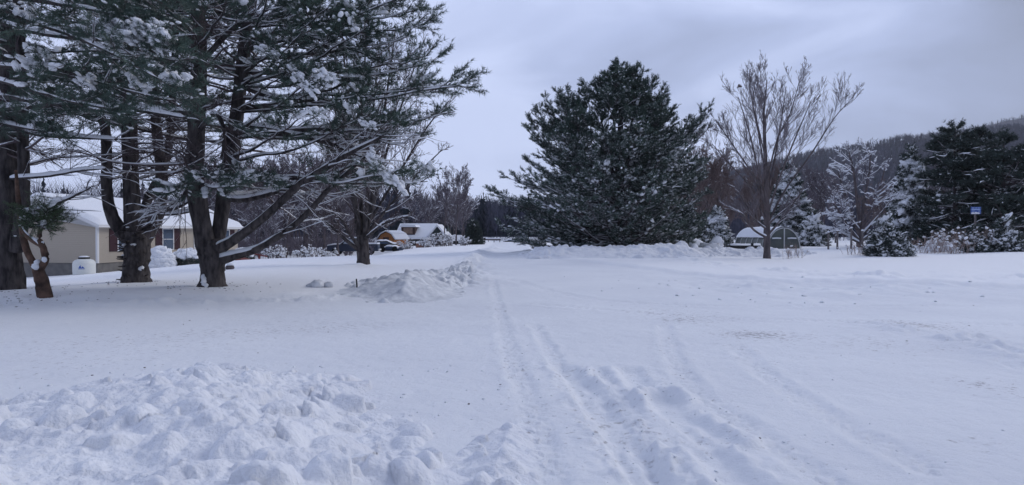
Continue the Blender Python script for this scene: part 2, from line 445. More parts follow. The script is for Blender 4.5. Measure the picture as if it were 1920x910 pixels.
LAWN_L = np.array([on_plane(*p)[:2] for p in ((-600, 566), (0, 564), (420, 558), (640, 548), (720, 545), (850, 535), (885, 505), (900, 488))] + [[-3.0, 62], [-3.2, 110], [-6, 200], [-300, 300], [-300, 10]])
LAWN_R = np.array([[40, 21], [24, 21.5], [16, 22.5], [10, 26], [5, 36], [1.5, 42], [0.8, 55], [1.5, 75], [5, 110], [10, 200], [300, 300], [300, 15]], float)
def detail(x, y):
    """fine relief of the snow (tracks, berms, drift texture) and a dirt mask."""
    r = np.hypot(x, y)
    z = np.zeros_like(x); dirt = np.zeros_like(x)
    near = (y > 0) & (r < 75)
    xs, ys = x[near], y[near]
    zz = np.zeros_like(xs); dd = np.zeros_like(xs)
    nb = fbm(xs * 2.2, ys * 2.2, 4, 3); nf = fbm(xs * 7, ys * 7, 3, 9)
    for line, hw, dep, rid, tread in TRACKS:
        q, t = seg_dist(xs, ys, line)
        jit = q + 0.05 * fbm(xs * 3, ys * 3, 2, 5)
        e = np.exp(-(jit / hw) ** 4); rd = np.exp(-((jit - hw * 1.7) / (hw * 0.6)) ** 2)
        amp = 0.6 + 0.8 * np.clip(0.5 + nb, 0, 1)
        zz += -dep * e * amp + rid * rd * np.clip(0.5 + 2.2 * nb + nf, 0, 2)
        if tread == 2: zz += 0.006 * e * nf
        elif tread: zz += 0.008 * e * np.sign(np.sin(t * 42 + 6 * nf)) + 0.010 * e * nf
        else: zz += 0.016 * (e + rd) * nf * np.clip(nb * 2 + 0.6, 0, 1)
        dd += 0.20 * np.exp(-(q / (hw * 2.0)) ** 2)
    for line, hw, h in BERMS:
        q, t = seg_dist(xs, ys, line)
        e = np.exp(-(q / hw) ** 2)
        zz += h * e * np.clip(0.55 + 1.6 * fbm(xs * 0.8, ys * 0.8, 2, 21) + 1.2 * nb + 0.7 * nf, 0, 2.2)
    # gritty patches
    for px, py, rr, a in ((1410, 618, 0.75, 0.8), (1290, 590, 0.8, .6), (1730, 605, 0.9, .5), (1690, 600, 0.6, .5), (1860, 720, 0.5, .6), (1830, 830, 0.4, .5), (1240, 570, 1.5, .45), (1650, 640, 1.2, .4), (200, 650, 1.6, .25), (100, 690, 1.2, .2), (560, 600, 2.0, .25)):
        p = on_plane(px, py)
        dd += a * np.exp(-((xs - p[0]) ** 2 + (ys - p[1]) ** 2) / rr ** 2)
    road = np.clip((28 - np.hypot(xs, ys)) / 10, 0, 1)
    yard = ((xs < -2.5) & (ys > 19.2)) | (ys > 24 + 0.05 * xs)
    dd += 0.16 * road * np.clip(0.6 + 2 * fbm(xs * 0.35, ys * 0.35, 3, 40), 0, 1.3)
    dd = np.where(yard, dd * 0.3, dd)
    zz += np.where(yard, 0.02, 0.012) * fbm(xs * 1.1, ys * 1.1, 3, 50) + 0.006 * fbm(xs * 5, ys * 5, 3, 51) * (1 + 1.0 * road)
    # trampled, uneven snow along the far side of the right verge
    ver = np.exp(-((ys - (24 + 0.0 * xs)) / 6) ** 2) * np.clip((xs - 4) / 4, 0, 1)
    zz += ver * 1.6 * (0.10 * fbm(xs * 0.9, ys * 0.55, 3, 61) + 0.05 * np.clip(fbm(xs * 2.5, ys * 2.0, 2, 62), 0, 1))
    z[near] = zz; dirt[near] = dd
    far = (r >= 40)
    z[far] += 0.10 * fbm(x[far] * 0.12, y[far] * 0.12, 3, 70) * np.clip((r[far] - 40) / 40, 0, 1)
    # ploughed lane lies lower than the lawns on both sides
    pk = np.zeros_like(x)
    m = (y > 0) & (r < 400)
    lw = np.maximum(poly_sd(x[m], y[m], LAWN_L), poly_sd(x[m], y[m], LAWN_R))
    lw = lw + 0.35 * fbm(x[m] * 1.1, y[m] * 1.1, 3, 33)
    t = np.clip(lw / 0.9 + 0.3, 0, 1); t = t * t * (3 - 2 * t)
    z[m] += (0.14 * t - 0.09) * np.clip((r[m] - 6) / 10, 0, 1)
    pk[m] = 1 - t
    PACK[0] = pk
    # melt hollows and cones at trunks
    for (bx, by, rad, hh) in TRUNKS:
        q = np.hypot(x - bx, y - by)
        z += hh * np.exp(-(q / rad) ** 2) - 0.07 * np.exp(-((q - 0.42 * min(rad, 1.1)) / 0.16) ** 2)
    return z, dirt
TRUNKS = []
for px, D, rad, hh in ((15, 19.6, 1.3, 0.05), (80, 17.4, 0.6, 0.02), (255, 22, 1.2, 0.08), (398, 20.5, 1.3, 0.05), (674, 33.6, 0.8, 0.16)):
    TRUNKS.append(((px - 960) / F * D, D, rad, hh))
def gz(x, y):
    x = np.atleast_1d(np.asarray(x, float)); y = np.atleast_1d(np.asarray(y, float))
    return base_z(x, y) + detail(x, y)[0]
def ground_at(px, D):
    x = (px - 960) / F * D
    return np.array([x, D, float(base_z(np.array([x]), np.array([D]))[0])])

def build_ground():
    r = [0.6]
    while r[-1] < 2950:
        k = 0.0065 if r[-1] < 80 else 0.03
        r.append(r[-1] * (1 + k) if r[-1] > 2.6 else r[-1] + 0.25)
    r = np.array(r)
    th = np.concatenate([np.linspace(-math.pi, -0.80, 50)[:-1], np.arange(-0.80, 0.80, 0.0028), np.linspace(0.80, math.pi, 50)])
    RR, TH = np.meshgrid(r, th, indexing='ij')
    x = RR * np.sin(TH); y = RR * np.cos(TH)
    d, dirt = detail(x.ravel(), y.ravel()); pack = PACK[0]
    z = base_z(x.ravel(), y.ravel()) + d
    V = np.stack([x.ravel(), y.ravel(), z], 1)
    n, k = RR.shape
    i = np.arange(n - 1)[:, None]; j = np.arange(k - 1)[None]
    f = np.stack([i * k + j, (i + 1) * k + j, (i + 1) * k + j + 1, i * k + j + 1], -1).reshape(-1, 4)
    mb = MB(); mb.add(V, f[:, ::-1])
    c = np.concatenate([V[:k], [[0, 0, 0]]]); mb2f = np.array([[a, a + 1, k] for a in range(k - 1)])
    mb.add(c, mb2f)
    o = mb.build('snowy_ground', M['ground'])
    ap = o.data.attributes.new('packed', 'FLOAT', 'POINT')
    ap.data.foreach_set('value', np.concatenate([pack, np.ones(len(c))]).astype(np.float32))
    at_ = o.data.attributes.new('dirt', 'FLOAT', 'POINT')
    at_.data.foreach_set('value', np.concatenate([dirt, np.zeros(len(c))]).astype(np.float32))
    tag(o, kind='structure')
build_ground()

# ------------------------------------------------------------------ snow banks
def snow_bank(name, label, poly, H, slope, res, nclod, rmin, rmax, seed, material, hvar=0.3, ch=0.7, nfine=0.045):
    rng = np.random.default_rng(seed)
    poly = np.array(poly, float); lo = poly.min(0) - 0.3; hi = poly.max(0) + 0.3
    gx = np.arange(lo[0], hi[0], res); gy = np.arange(lo[1], hi[1], res)
    X, Y = np.meshgrid(gx, gy, indexing='ij')
    sd = poly_sd(X, Y, poly) + 0.25 * slope * fbm(X * 1.5 / slope, Y * 1.5 / slope, 3, seed)
    t = np.clip(sd / slope, -0.4, 1); env = np.where(t > 0, t * t * (3 - 2 * t), t * 0.5) * H
    env = env * (1 + hvar * 2 * fbm(X * 0.9 / slope, Y * 0.9 / slope, 2, seed + 5))
    z = env.copy(); dens = fbm(X * 1.3 / slope, Y * 1.3 / slope, 2, seed + 31) + 0.06
    for _ in range(nclod):
        c = lo + rng.random(2) * (hi - lo)
        i = int((c[0] - lo[0]) / res); j = int((c[1] - lo[1]) / res)
        if i >= X.shape[0] or j >= X.shape[1] or sd[i, j] < -0.05: continue
        if dens[i, j] < 0 and rng.random() < 0.72: continue
        r = rmin * (rmax / rmin) ** (rng.random() ** 2.2)
        if _ < 14: r = rmax * rng.uniform(0.9, 1.2)
        k = int(r * 1.8 / res) + 1
        sl = (slice(max(i - k, 0), i + k + 1), slice(max(j - k, 0), j + k + 1))
        dx = X[sl] - c[0]; dy = Y[sl] - c[1]
        a0 = rng.random() * 6.28; m = np.zeros(dx.shape); nf_ = int(rng.integers(4, 7))
        for q in range(nf_):
            a = a0 + q * 6.283 / nf_ + rng.normal() * 0.3
            m = m + np.exp(9 * (np.cos(a) * dx + np.sin(a) * dy) / (r * rng.uniform(0.7, 1.15)))
        m = np.log(m) / 9
        h = ch * min(r, 0.2 + 0.3 * r) * rng.uniform(0.5, 1.15)
        pw = rng.uniform(0.9, 2.8)
        top = 1 - np.clip(m, 0, 1.05) ** pw
        tilt = h * 0.55 * (rng.normal() * dx + rng.normal() * dy) / r
        zc = np.where(m < 1.05, env[sl] * 0.6 + env[i, j] * 0.4 - 0.12 * h + h * top + tilt * (m < 1), -9)
        z[sl] = np.maximum(z[sl], zc)
    for _ in range(0 if res < 0.02 else 1):
        zp = np.pad(z, 1, mode='edge')
        z = (zp[:-2, 1:-1] + zp[2:, 1:-1] + zp[1:-1, :-2] + zp[1:-1, 2:] + 4 * zp[1:-1, 1:-1]) / 8
    z = z + nfine * (fbm(X * 5, Y * 5, 5, seed + 9, 0.6) - 0.8 * np.abs(fbm(X * 9, Y * 9, 3, seed + 3))) * np.clip(t + 0.3, 0, 1)
    edge = np.clip(-sd / 0.25, 0, 1)
    z = z - 0.12 * edge
    g = (base_z(X.ravel(), Y.ravel()) + detail(X.ravel(), Y.ravel())[0]).reshape(X.shape)
    V = np.stack([X, Y, z + g], -1)
    n, k = X.shape
    i = np.arange(n - 1)[:, None]; j = np.arange(k - 1)[None]
    f = np.stack([i * k + j, (i + 1) * k + j, (i + 1) * k + j + 1, i * k + j + 1], -1)
    keep = (edge[:-1, :-1] < 1) | (edge[1:, 1:] < 1)
    c0 = poly.mean(0); org = np.array([c0[0], c0[1], 0])
    mb = MB(); mb.add(V.reshape(-1, 3), f[keep])
    o = mb.build(name, material, origin=org); o.location = org
    return tag(o, label, 'snow bank')

snow_bank('snow_bank', 'large lumpy bank of ploughed snow clods in the near left foreground',
          [(-6.5, 5.4), (-5.3, 6.4), (-4.6, 7.3), (-3.2, 7.9), (-1.9, 8.0), (-1.35, 7.2), (-1.0, 5.9), (-0.55, 5.0), (-0.1, 4.7), (0.0, 2.3), (-3.5, 2.0), (-6.5, 2.6)],
          0.36, 1.7, 0.016, 3200, 0.025, 0.18, 3, M['bank'], hvar=0.35, ch=0.66)
snow_bank('snow_bank', 'low rough edge of snow beside the tyre tracks at the bottom of the photo',
          [(-0.50, 4.6), (-0.15, 5.6), (0.10, 6.0), (0.22, 5.0), (0.30, 4.2), (0.30, 2.6), (-0.6, 2.6)], 0.13, 0.6, 0.016, 420, 0.02, 0.11, 5, M['bank'], hvar=0.5, ch=0.8)
g0 = lambda px, py: on_plane(px, py)[:2]
snow_bank('snow_bank', 'grey heap of ploughed snow beside the thin dark stake and the bare tree',
          [g0(640, 546), g0(680, 530), g0(760, 518), g0(830, 509), g0(865, 500), g0(885, 498), g0(885, 515), g0(870, 546), g0(800, 558), g0(690, 558)],
          0.98, 3.6, 0.04, 1700, 0.05, 0.22, 8, M['greysnow'], hvar=0.22)
snow_bank('snow_bank', 'rough snow bank along the road in front of the big green pine',
          [at(975, 480, 46)[:2], at(1100, 480, 47)[:2], at(1330, 480, 48)[:2], at(1335, 480, 42)[:2], at(1150, 480, 40)[:2], at(990, 480, 40)[:2]],
          0.52, 2.6, 0.07, 700, 0.10, 0.40, 12, M['bank'], hvar=0.4)
snow_bank('snow_bank', 'long ploughed snow mound between the big pine and the hoop greenhouse',
          [at(1250, 480, 50)[:2], at(1380, 480, 49.5)[:2], at(1530, 480, 49)[:2], at(1500, 480, 45)[:2], at(1380, 480, 44)[:2], at(1260, 480, 44.5)[:2]],
          0.34, 2.4, 0.07, 600, 0.10, 0.42, 14, M['bank'], hvar=0.5)
rng0 = np.random.default_rng(77)
# --- litter of dark bark bits and needles under the pines and grit on the road
mb = MB()
P = []
for (bx, by, rad, hh) in TRUNKS[:4]:
    for _ in range(60):
        a = rng0.random() * 6.28; q = abs(rng0.normal()) * 1.1 + 0.3
        P.append((bx + math.cos(a) * q, by - 0.2 + math.sin(a) * q * 0.8))
for _ in range(32):
    y = rng0.uniform(5, 19); x = rng0.uniform(-0.75, 0.75) * y
    P.append((x, y))
P = np.array(P); P3 = np.column_stack([P, gz(P[:, 0], P[:, 1]) + 0.004])
sc = rng0.uniform(0.004, 0.013, (len(P3), 3)); sc[:240] *= 1.7; sc[:, 0] *= 1.8; sc[:, 2] *= 0.4
d = rng0.standard_normal((len(P3), 3)); d[:, 2] *= 0.1
mb.lumps(P3, sc, rng0, D=d)
tag(mb.build('bark_litter', M['twig']), 'dark bits of bark and twigs scattered on the snow', 'litter', kind='stuff')

mb = MB(); P = []
for line, hw, dep, rid, tread in TRACKS[:9]:
    for _ in range(16):
        q = line[rng0.integers(0, len(line))]; P.append((q[0] + rng0.normal() * hw * 1.6, q[1] + rng0.normal() * .25, rng0.uniform(.003, .013)))
for _ in range(90):
    y = 3.6 + 20 * rng0.random() ** 1.5; P.append((rng0.uniform(-0.2, 0.8) * y, y, rng0.uniform(.003, .012)))
for _ in range(70):
    y = rng0.uniform(17, 27); P.append((rng0.uniform(2, 22), y, rng0.uniform(.015, .06)))
for _ in range(160):
    P.append((rng0.uniform(-5.5, 0.4), rng0.uniform(3.2, 8.6), rng0.uniform(.004, .02)))
P = np.array(P); P3 = np.column_stack([P[:, :2], gz(P[:, 0], P[:, 1]) - P[:, 2] * .1])
mb.lumps(P3, P[:, 2:3] * rng0.uniform(.7, 1.4, (len(P), 3)) * [1.2, 1, .75], rng0, rough=.16)
tag(mb.build('snow_crumbs', M['bank']), 'small crumbs of snow scattered over the ploughed lane', 'snow crumbs', kind='stuff')

# ------------------------------------------------------------------ pines on the left
def pine_parts(root, base, trunk, foliage, snow, needle='needle', bark='bark', limb=()):
    trunk.build('trunk', M[bark], root, origin=base)
    for l in limb: l.build('limb', M[bark], root, origin=base)
    foliage.build('crown', [M[needle], M['twig']], root, origin=base)
    snow.build('snow_cover', M['snow'], root, origin=base)

def stem_z(P, r, z):
    """point and radius on a stem polyline at heights z."""
    o = np.argsort(P[:, 2]); Q = P[o]; rr = r[o]
    return np.stack([np.interp(z, Q[:, 2], Q[:, k]) for k in range(3)], 1), np.interp(z, Q[:, 2], rr)

def foliated(rng, P1, r1, trunk, fol, snow, l2=12, l3=5, tl=0.15, tw=0.014, K=12, t0=0.3, snowp=0.3, l2len=0.34, big=0.15, tuftn=3, k1=6, smin=0.03, frost=0.0, sfx=1.0, flat=0.35, fwd=(0.4, 0.95), spread=0.8, fz=99.0):
    """side branchlets, twigs and needle bunches on boughs P1."""
    L1 = np.linalg.norm(np.diff(P1, axis=1), axis=2).sum(1)
    trunk.tubes(P1, r1, k1)
    snow.snowtop(P1, r1, rng, wf=0.95, hf=0.7, hmin=smin, cover=0.6 + 0.3 * min(snowp * 2, 1))
    p, d, t, pi = spawn(rng, P1, l2, t0, 1.0, 0.55, 1.1, flat=flat)
    L2 = L1[pi] * l2len * (1.25 - t) * rng.uniform(0.6, 1.2, len(t)) + 0.25
    P2, r2 = grow(rng, p, d, L2, 0.012 + 0 * L2, 0.004 + 0 * L2, 5, up=0.05, wob=0.12)
    P2 = np.concatenate([P2, P1[:, -5:]], 0); r2 = np.concatenate([r2, np.full((len(P1), 5), 0.008)], 0)
    fol.tubes(P2, r2, 3, m=1)
    snow.snowtop(P2, r2 * 1.6, rng, hmin=smin * 0.8, cover=0.5 * snowp + 0.25)
    p, d, t, _ = spawn(rng, P2, l3, 0.25, 1.0, *fwd, flat=flat * 1.3)
    L3 = rng.uniform(0.18, 0.42, len(t)) * (tl / 0.15) ** 0.6
    P3, r3 = grow(rng, p, d, L3, 0.005 + 0 * L3, 0.003 + 0 * L3, 3, up=0.08, wob=0.1)
    fol.tubes(P3, r3, 3, m=1)
    dd = nrm(P3[:, -1] - P3[:, 0])
    pts = []; dirs = []
    for q in np.linspace(0.35, 1.0, tuftn):
        pts.append(P3[:, 0] * (1 - q) + P3[:, -1] * q); dirs.append(dd)
    pts = np.concatenate(pts); dirs = np.concatenate(dirs)
    fol.tufts(pts, dirs, K, tl, tw, rng, spread=spread)
    if frost:
        m = rng.random(len(pts)) < frost * np.where(pts[:, 2] > fz, 0.35, 1.0)
        snow.tufts(pts[m] + np.array([0, 0, tl * 0.12]), dirs[m], 4, tl * 0.9, tw * 1.1, rng, spread=0.7)
    # snow caught in the bunches
    m = rng.random(len(pts)) < snowp
    q = pts[m]; dq = dirs[m].copy(); dq[:, 2] += 0.1
    sc = rng.uniform(0.5, 1.25, (len(q), 1)) * np.array([[0.42, 0.26, 0.16]]) * tl * sfx
    snow.lumps(q + np.array([0, 0, tl * 0.12]), sc, rng, D=dq, rough=0.10)
    m = rng.random(len(P2)) < big
    q = P2[m]
    if len(q):
        c = q[:, 3]; dq = q[:, 4] - q[:, 2]
        for off in (-1, 0, 1):
            s = rng.uniform(0.6, 1.2, (len(c), 1)) * np.array([[0.17, 0.10, 0.06]]) * (tl / 0.15) ** 0.5 * sfx
            snow.lumps(c + off * 0.14 * nrm(dq) + rng.normal(0, 0.03, c.shape) + np.array([0, 0, 0.05]), s, rng, D=dq, hi=True, rough=0.10)
    return P2

def dead_branches(rng, stems, zlo, zhi, n, trunk, fol, snow, Lr=(1.2, 3.6), cover=0.6, az=None):
    """bare dead lower branches with fine twigs, capped with snow."""
    S_, D_, rr = [], [], []
    for P, r in stems:
        z = rng.uniform(zlo, zhi, n); p, rad = stem_z(P, r, z)
        a = rng.uniform(0, 2 * math.pi, n) if az is None else rng.choice(az, n) + rng.normal(0, 0.5, n)
        e = rng.uniform(-0.25, 0.4, n)
        S_.append(p); D_.append(np.stack([np.cos(a) * np.cos(e), np.sin(a) * np.cos(e), np.sin(e)], 1)); rr.append(rad)
    p = np.concatenate(S_); d = np.concatenate(D_)
    L = rng.uniform(*Lr, len(p))
    P1, r1 = grow(rng, p, d, L, 0.018 + 0.008 * L, 0.006 + 0 * L, 9, up=0.015, wob=0.11)
    fol.tubes(P1, r1, 5, m=1); snow.snowtop(P1, r1, rng, wf=0.9, hf=0.7, hmin=0.018, cover=cover)
    p, d, t, pi = spawn(rng, P1, 9, 0.25, 1.0, 0.4, 1.1, flat=0.5)
    L2 = L[pi] * 0.36 * (1.25 - t) + 0.15
    P2, r2 = grow(rng, p, d, L2, 0.009 + 0 * L2, 0.004 + 0 * L2, 5, up=0.0, wob=0.14)
    fol.tubes(P2, r2, 3, m=1); snow.snowtop(P2, r2 * 1.1, rng, hmin=0.010, cover=0.22)
    p, d, t, _ = spawn(rng, P2, 5, 0.2, 1.0, 0.4, 1.1, flat=0.8)
    L3 = rng.uniform(0.15, 0.5, len(t))
    P3, r3 = grow(rng, p, d, L3, 0.005 + 0 * L3, 0.003 + 0 * L3, 3, wob=0.12)
    fol.tubes(P3, r3, 3, m=1)

def ring_boughs(rng, stem, zlo, zhi, n, Lr, el, sag, nb=12, az=None, azs=0.5):
    P, r = stem
    z = rng.uniform(zlo, zhi, n); p, rad = stem_z(P, r, z)
    a = rng.uniform(0, 2 * math.pi, n) if az is None else rng.choice(az, n) + rng.normal(0, azs, n)
    L = rng.uniform(*Lr, n) * np.clip(1.15 - 0.045 * (z - zlo), 0.3, 1.2); e = rng.uniform(*el, n)
    tip = p + np.stack([np.cos(a) * np.cos(e), np.sin(a) * np.cos(e), np.sin(e)], 1) * L[:, None]
    B = bez(p, tip, sag, nb, rng, 0.10)
    t = np.linspace(0, 1, nb)[None]
    R1 = (0.020 + 0.009 * L)[:, None] * (1 - t) + 0.007 * t
    return B, R1

def px_boughs(rng, lst, nb=14):
    Ps, rs = [], []
    for pts in lst:
        P, r = pxline(pts, nb); Ps.append(P); rs.append(r)
    return np.stack(Ps), np.stack(rs)

def flare(P, r, zb, amount=0.45, h=0.5):
    return r * (1 + amount * np.exp(-np.clip(P[:, 2] - zb, 0, None) / h))

# ---- far left pine
rng = np.random.default_rng(11)
base = ground_at(15, 19.6)
root = thing('pine_tree', 'thick dark pine trunk cut off by the left edge of the photo', 'tree', base)
tr, fo, sn = MB(), MB(), MB()
P, r = pxline([(14, 552, 19.6, 50), (12, 480, 19.6, 47), (14, 380, 19.6, 42), (16, 250, 19.6, 38), (20, 100, 19.6, 34), (22, -80, 19.6, 26), (26, -260, 19.6, 8)], 46)
r = flare(P, r, base[2], 0.3); tr.tubes(P, r, 18, lump=0.05, rng=rng)
stem = (P, r)
P, r = pxline([(30, 470, 19.5, 26), (42, 400, 19.3, 23), (44, 300, 19.2, 20), (40, 150, 19.0, 17), (36, 0, 18.9, 14), (34, -150, 18.9, 5)], 30)
tr.tubes(P, r, 12, lump=0.05, rng=rng); stem2 = (P, r)
dead_branches(rng, [stem, stem2], 3.3, 6.0, 15, tr, fo, sn, (1.0, 3.4))
B, R1 = ring_boughs(rng, stem, 5.2, 12.5, 36, (3.0, 5.0), (-0.1, 0.3), 0.06)
foliated(rng, B, R1, tr, fo, sn, snowp=0.05, big=0.05)
# the big snow-carrying bough that hangs across the upper left
B, R1 = px_boughs(rng, [
    [(-120, -60, 15.5, 14), (20, 25, 15.0, 11), (130, 65, 14.6, 8), (220, 105, 14.2, 5), (300, 150, 14.0, 3)],
    [(-60, 20, 16.5, 12), (60, 60, 16.0, 9), (180, 75, 15.5, 7), (280, 80, 15.0, 5), (345, 100, 14.7, 3)],
    [(-80, 60, 16.0, 12), (40, 110, 15.5, 9), (140, 140, 15.0, 6), (240, 170, 14.8, 4), (330, 190, 14.6, 3)],
    [(-60, 120, 17.0, 11), (60, 130, 16.5, 8), (160, 150, 16.0, 6), (270, 160, 15.7, 4), (345, 170, 15.5, 3)],
    [(-60, -20, 16.0, 11), (60, 0, 15.5, 9), (180, 20, 15.0, 6), (260, 40, 14.6, 4)],
    [(-80, 130, 15.5, 11), (30, 160, 15, 8), (130, 190, 14.8, 5), (220, 205, 14.6, 3)],
    [(-60, 170, 17.0, 11), (60, 190, 16.5, 8), (160, 205, 16.2, 5), (240, 215, 16.0, 3)],
    [(-60, 215, 18.0, 10), (20, 235, 17.5, 7), (100, 250, 17.2, 4)],
    [(-60, -70, 15.5, 11), (60, -50, 15.0, 9), (180, -30, 14.6, 6), (300, -10, 14.4, 4)],
])
foliated(rng, B, R1, tr, fo, sn, l2=18, l3=7, snowp=0.05, big=0.04, t0=0.12, l2len=0.26)
# heavy pads of snow resting on that bough
for px, py, D, n, sx in ((225, 62, 14.4, 26, 0.24), (275, 60, 14.4, 26, 0.26), (195, 50, 14.6, 16, 0.2), (300, 75, 14.3, 16, 0.18), (75, 105, 14.8, 10, 0.2), (60, 118, 14.8, 8, 0.16), (165, 150, 14.8, 7, 0.15), (255, 155, 14.6, 6, 0.14), (318, 150, 14.4, 7, 0.15), (45, 20, 14.9, 8, 0.2)):
    c = at(px, py, D)
    q = c + rng.normal(0, 1, (n * 3, 3)) * np.array([sx * 1.1, sx * .8, sx * 0.55])
    sn.lumps(q, rng.uniform(0.4, 1.1, (n * 3, 1)) * np.array([[0.115, 0.075, 0.045]]), rng, D=rng.standard_normal((n * 3, 3)) * [.6, 1, 0.4] + [0.7, 0, -0.7], hi=True, rough=0.14)
pp = np.concatenate([at(px, py, D)[None] + rng.normal(0, 1, (n * 2, 3)) * [.3, .22, .16] for px, py, D, n in ((225, 62, 14.3, 26), (275, 60, 14.3, 26), (195, 50, 14.5, 16), (300, 75, 14.2, 16), (75, 105, 14.7, 12), (165, 150, 14.7, 10), (255, 155, 14.5, 10), (318, 150, 14.3, 10))])
fo.tufts(pp, np.tile([[.5, -.2, -.5]], (len(pp), 1)) + rng.normal(0, .3, (len(pp), 3)), 12, .15, .013, rng)
# long level snow-topped limbs that cross the gap at mid height
lim = []
for pts in ([(-40, 210, 18.6, 10), (60, 200, 18.2, 10), (150, 196, 18.0, 9), (260, 207, 18.0, 8), (350, 222, 18.2, 5)],
            [(10, 232, 19.0, 10), (70, 252, 18.8, 9), (150, 258, 18.6, 7), (220, 262, 18.4, 3)],
            [(20, 335, 19.0, 7), (90, 330, 18.6, 6), (150, 320, 18.4, 5), (200, 316, 18.3, 3)],
            [(35, 402, 19.0, 8), (85, 390, 18.6, 7), (130, 372, 18.3, 5), (170, 352, 18.2, 3)]):
    P, r = pxline(pts, 20); l = MB(); l.tubes(P, r, 7, lump=0.04, rng=rng); lim.append(l)
    sn.snowtop(P, r, rng, wf=1.0, hf=1.0, hmin=0.05, cover=0.95)
    p, d, t, pi = spawn(rng, P[None], 16, 0.1, 1.0, 0.5, 1.1, flat=0.6)
    P2, r2 = grow(rng, p, d, rng.uniform(0.4, 1.5, len(t)), 0.012 + 0 * t, 0.004 + 0 * t, 6, wob=0.14)
    fo.tubes(P2, r2, 3, m=1); sn.snowtop(P2, r2 * 1.4, rng, hmin=0.02, cover=0.6)
pine_parts(root, base, tr, fo, sn, limb=lim)

# ---- small forked tree with peeling bark
rng = np.random.default_rng(12)
base = ground_at(82, 17.4)
root = thing('young_pine_tree', 'small crooked forked tree with peeling reddish bark at the left', 'tree', base)
tr, fo, sn = MB(), MB(), MB()
P, r = pxline([(86, 566, 17.4, 22), (80, 535, 17.4, 23), (72, 508, 17.4, 20), (66, 494, 17.4, 15)], 14); tr.tubes(P, flare(P, r, base[2], 0.25, 0.15), 12, lump=0.06, rng=rng)
P, r = pxline([(70, 505, 17.4, 13), (55, 480, 17.4, 12), (46, 455, 17.4, 12), (40, 420, 17.5, 10), (34, 370, 17.6, 8), (30, 320, 17.7, 5)], 20); tr.tubes(P, r, 9, lump=0.06, rng=rng)
P, r = pxline([(72, 506, 17.4, 14), (84, 492, 17.3, 13), (82, 468, 17.3, 12), (74, 448, 17.3, 9), (76, 420, 17.3, 6), (74, 395, 17.3, 3)], 20); tr.tubes(P, r, 9, lump=0.06, rng=rng)
P, r = pxline([(80, 462, 17.3, 9), (62, 452, 17.3, 9), (48, 440, 17.3, 8), (40, 425, 17.4, 6)], 14); tr.tubes(P, r, 8); sn.snowtop(P, r, rng, hmin=0.05, cover=1.0, hf=1.3)
a = rng.uniform(0, 6.28, 22); q = np.linspace(400, 432, 22)
s = np.array([at(75, y, 17.3) for y in q]); tip = s + np.stack([np.cos(a) * rng.uniform(.15, .5, 22), np.sin(a) * rng.uniform(.15, .5, 22), rng.uniform(-.1, .25, 22)], 1)
B = bez(s, tip, 0.02, 8, rng); foliated(rng, B, np.full((22, 8), 0.007), tr, fo, sn, l2=4, l3=3, tl=0.11, tw=0.010, K=7, snowp=0.02, big=0.02, t0=0.1)
sn.lumps(np.array([at(69, 500, 17.3), at(70, 492, 17.3), at(83, 487, 17.2)]), np.array([[.12, .1, .09], [.08, .08, .07], [.09, .06, .05]]), rng, hi=True, rough=0.06)
pine_parts(root, base, tr, fo, sn, needle='needleg', bark='barkred')

# ---- many-stemmed pine in front of the ranch house
rng = np.random.default_rng(13)
base = ground_at(255, 22)
root = thing('pine_tree', 'shaggy pine splitting into several stems, standing in front of the house wall', 'tree', base)
tr, fo, sn = MB(), MB(), MB()
D = 22
P, r = pxline([(256, 545, D, 44), (255, 520, D, 42), (256, 490, D, 42), (258, 460, D, 44), (256, 435, D, 40)], 22)
tr.tubes(P, flare(P, r, base[2], 0.3, 0.3), 20, lump=0.07, rng=rng)
stems = []
for pts in ([(240, 450, D, 24), (225, 430, D - .1, 24), (208, 400, D - .2, 21), (200, 350, D - .3, 19), (200, 280, D - .4, 18), (196, 235, D - .5, 17), (180, 212, D - .6, 14), (160, 205, D - .7, 10)],
            [(252, 450, D, 34), (248, 400, D, 30), (245, 330, D, 28), (242, 230, D, 26), (238, 100, D, 22), (236, -60, D, 17), (236, -230, D, 5)],
            [(268, 455, D, 26), (286, 425, D + .2, 24), (300, 385, D + .4, 22), (304, 330, D + .5, 20), (294, 250, D + .6, 18), (288, 120, D + .7, 16), (284, -40, D + .8, 12), (284, -200, D + .8, 4)],
            [(262, 445, D + .4, 18), (275, 380, D + .9, 16), (312, 300, D + 1.3, 14), (322, 200, D + 1.5, 13), (330, 60, D + 1.6, 11), (332, -90, D + 1.6, 5)]):
    P, r = pxline(pts, 36); tr.tubes(P, r, 14, lump=0.05, rng=rng); stems.append((P, r))
dead_branches(rng, stems, 3.4, 6.4, 14, tr, fo, sn, (0.9, 3.0))
for s, n in ((stems[1], 27), (stems[2], 22), (stems[3], 12)):
    B, R1 = ring_boughs(rng, s, 5.2, 12.0, n, (2.4, 4.4), (-0.1, 0.35), 0.06)
    foliated(rng, B, R1, tr, fo, sn, snowp=0.07, big=0.05)
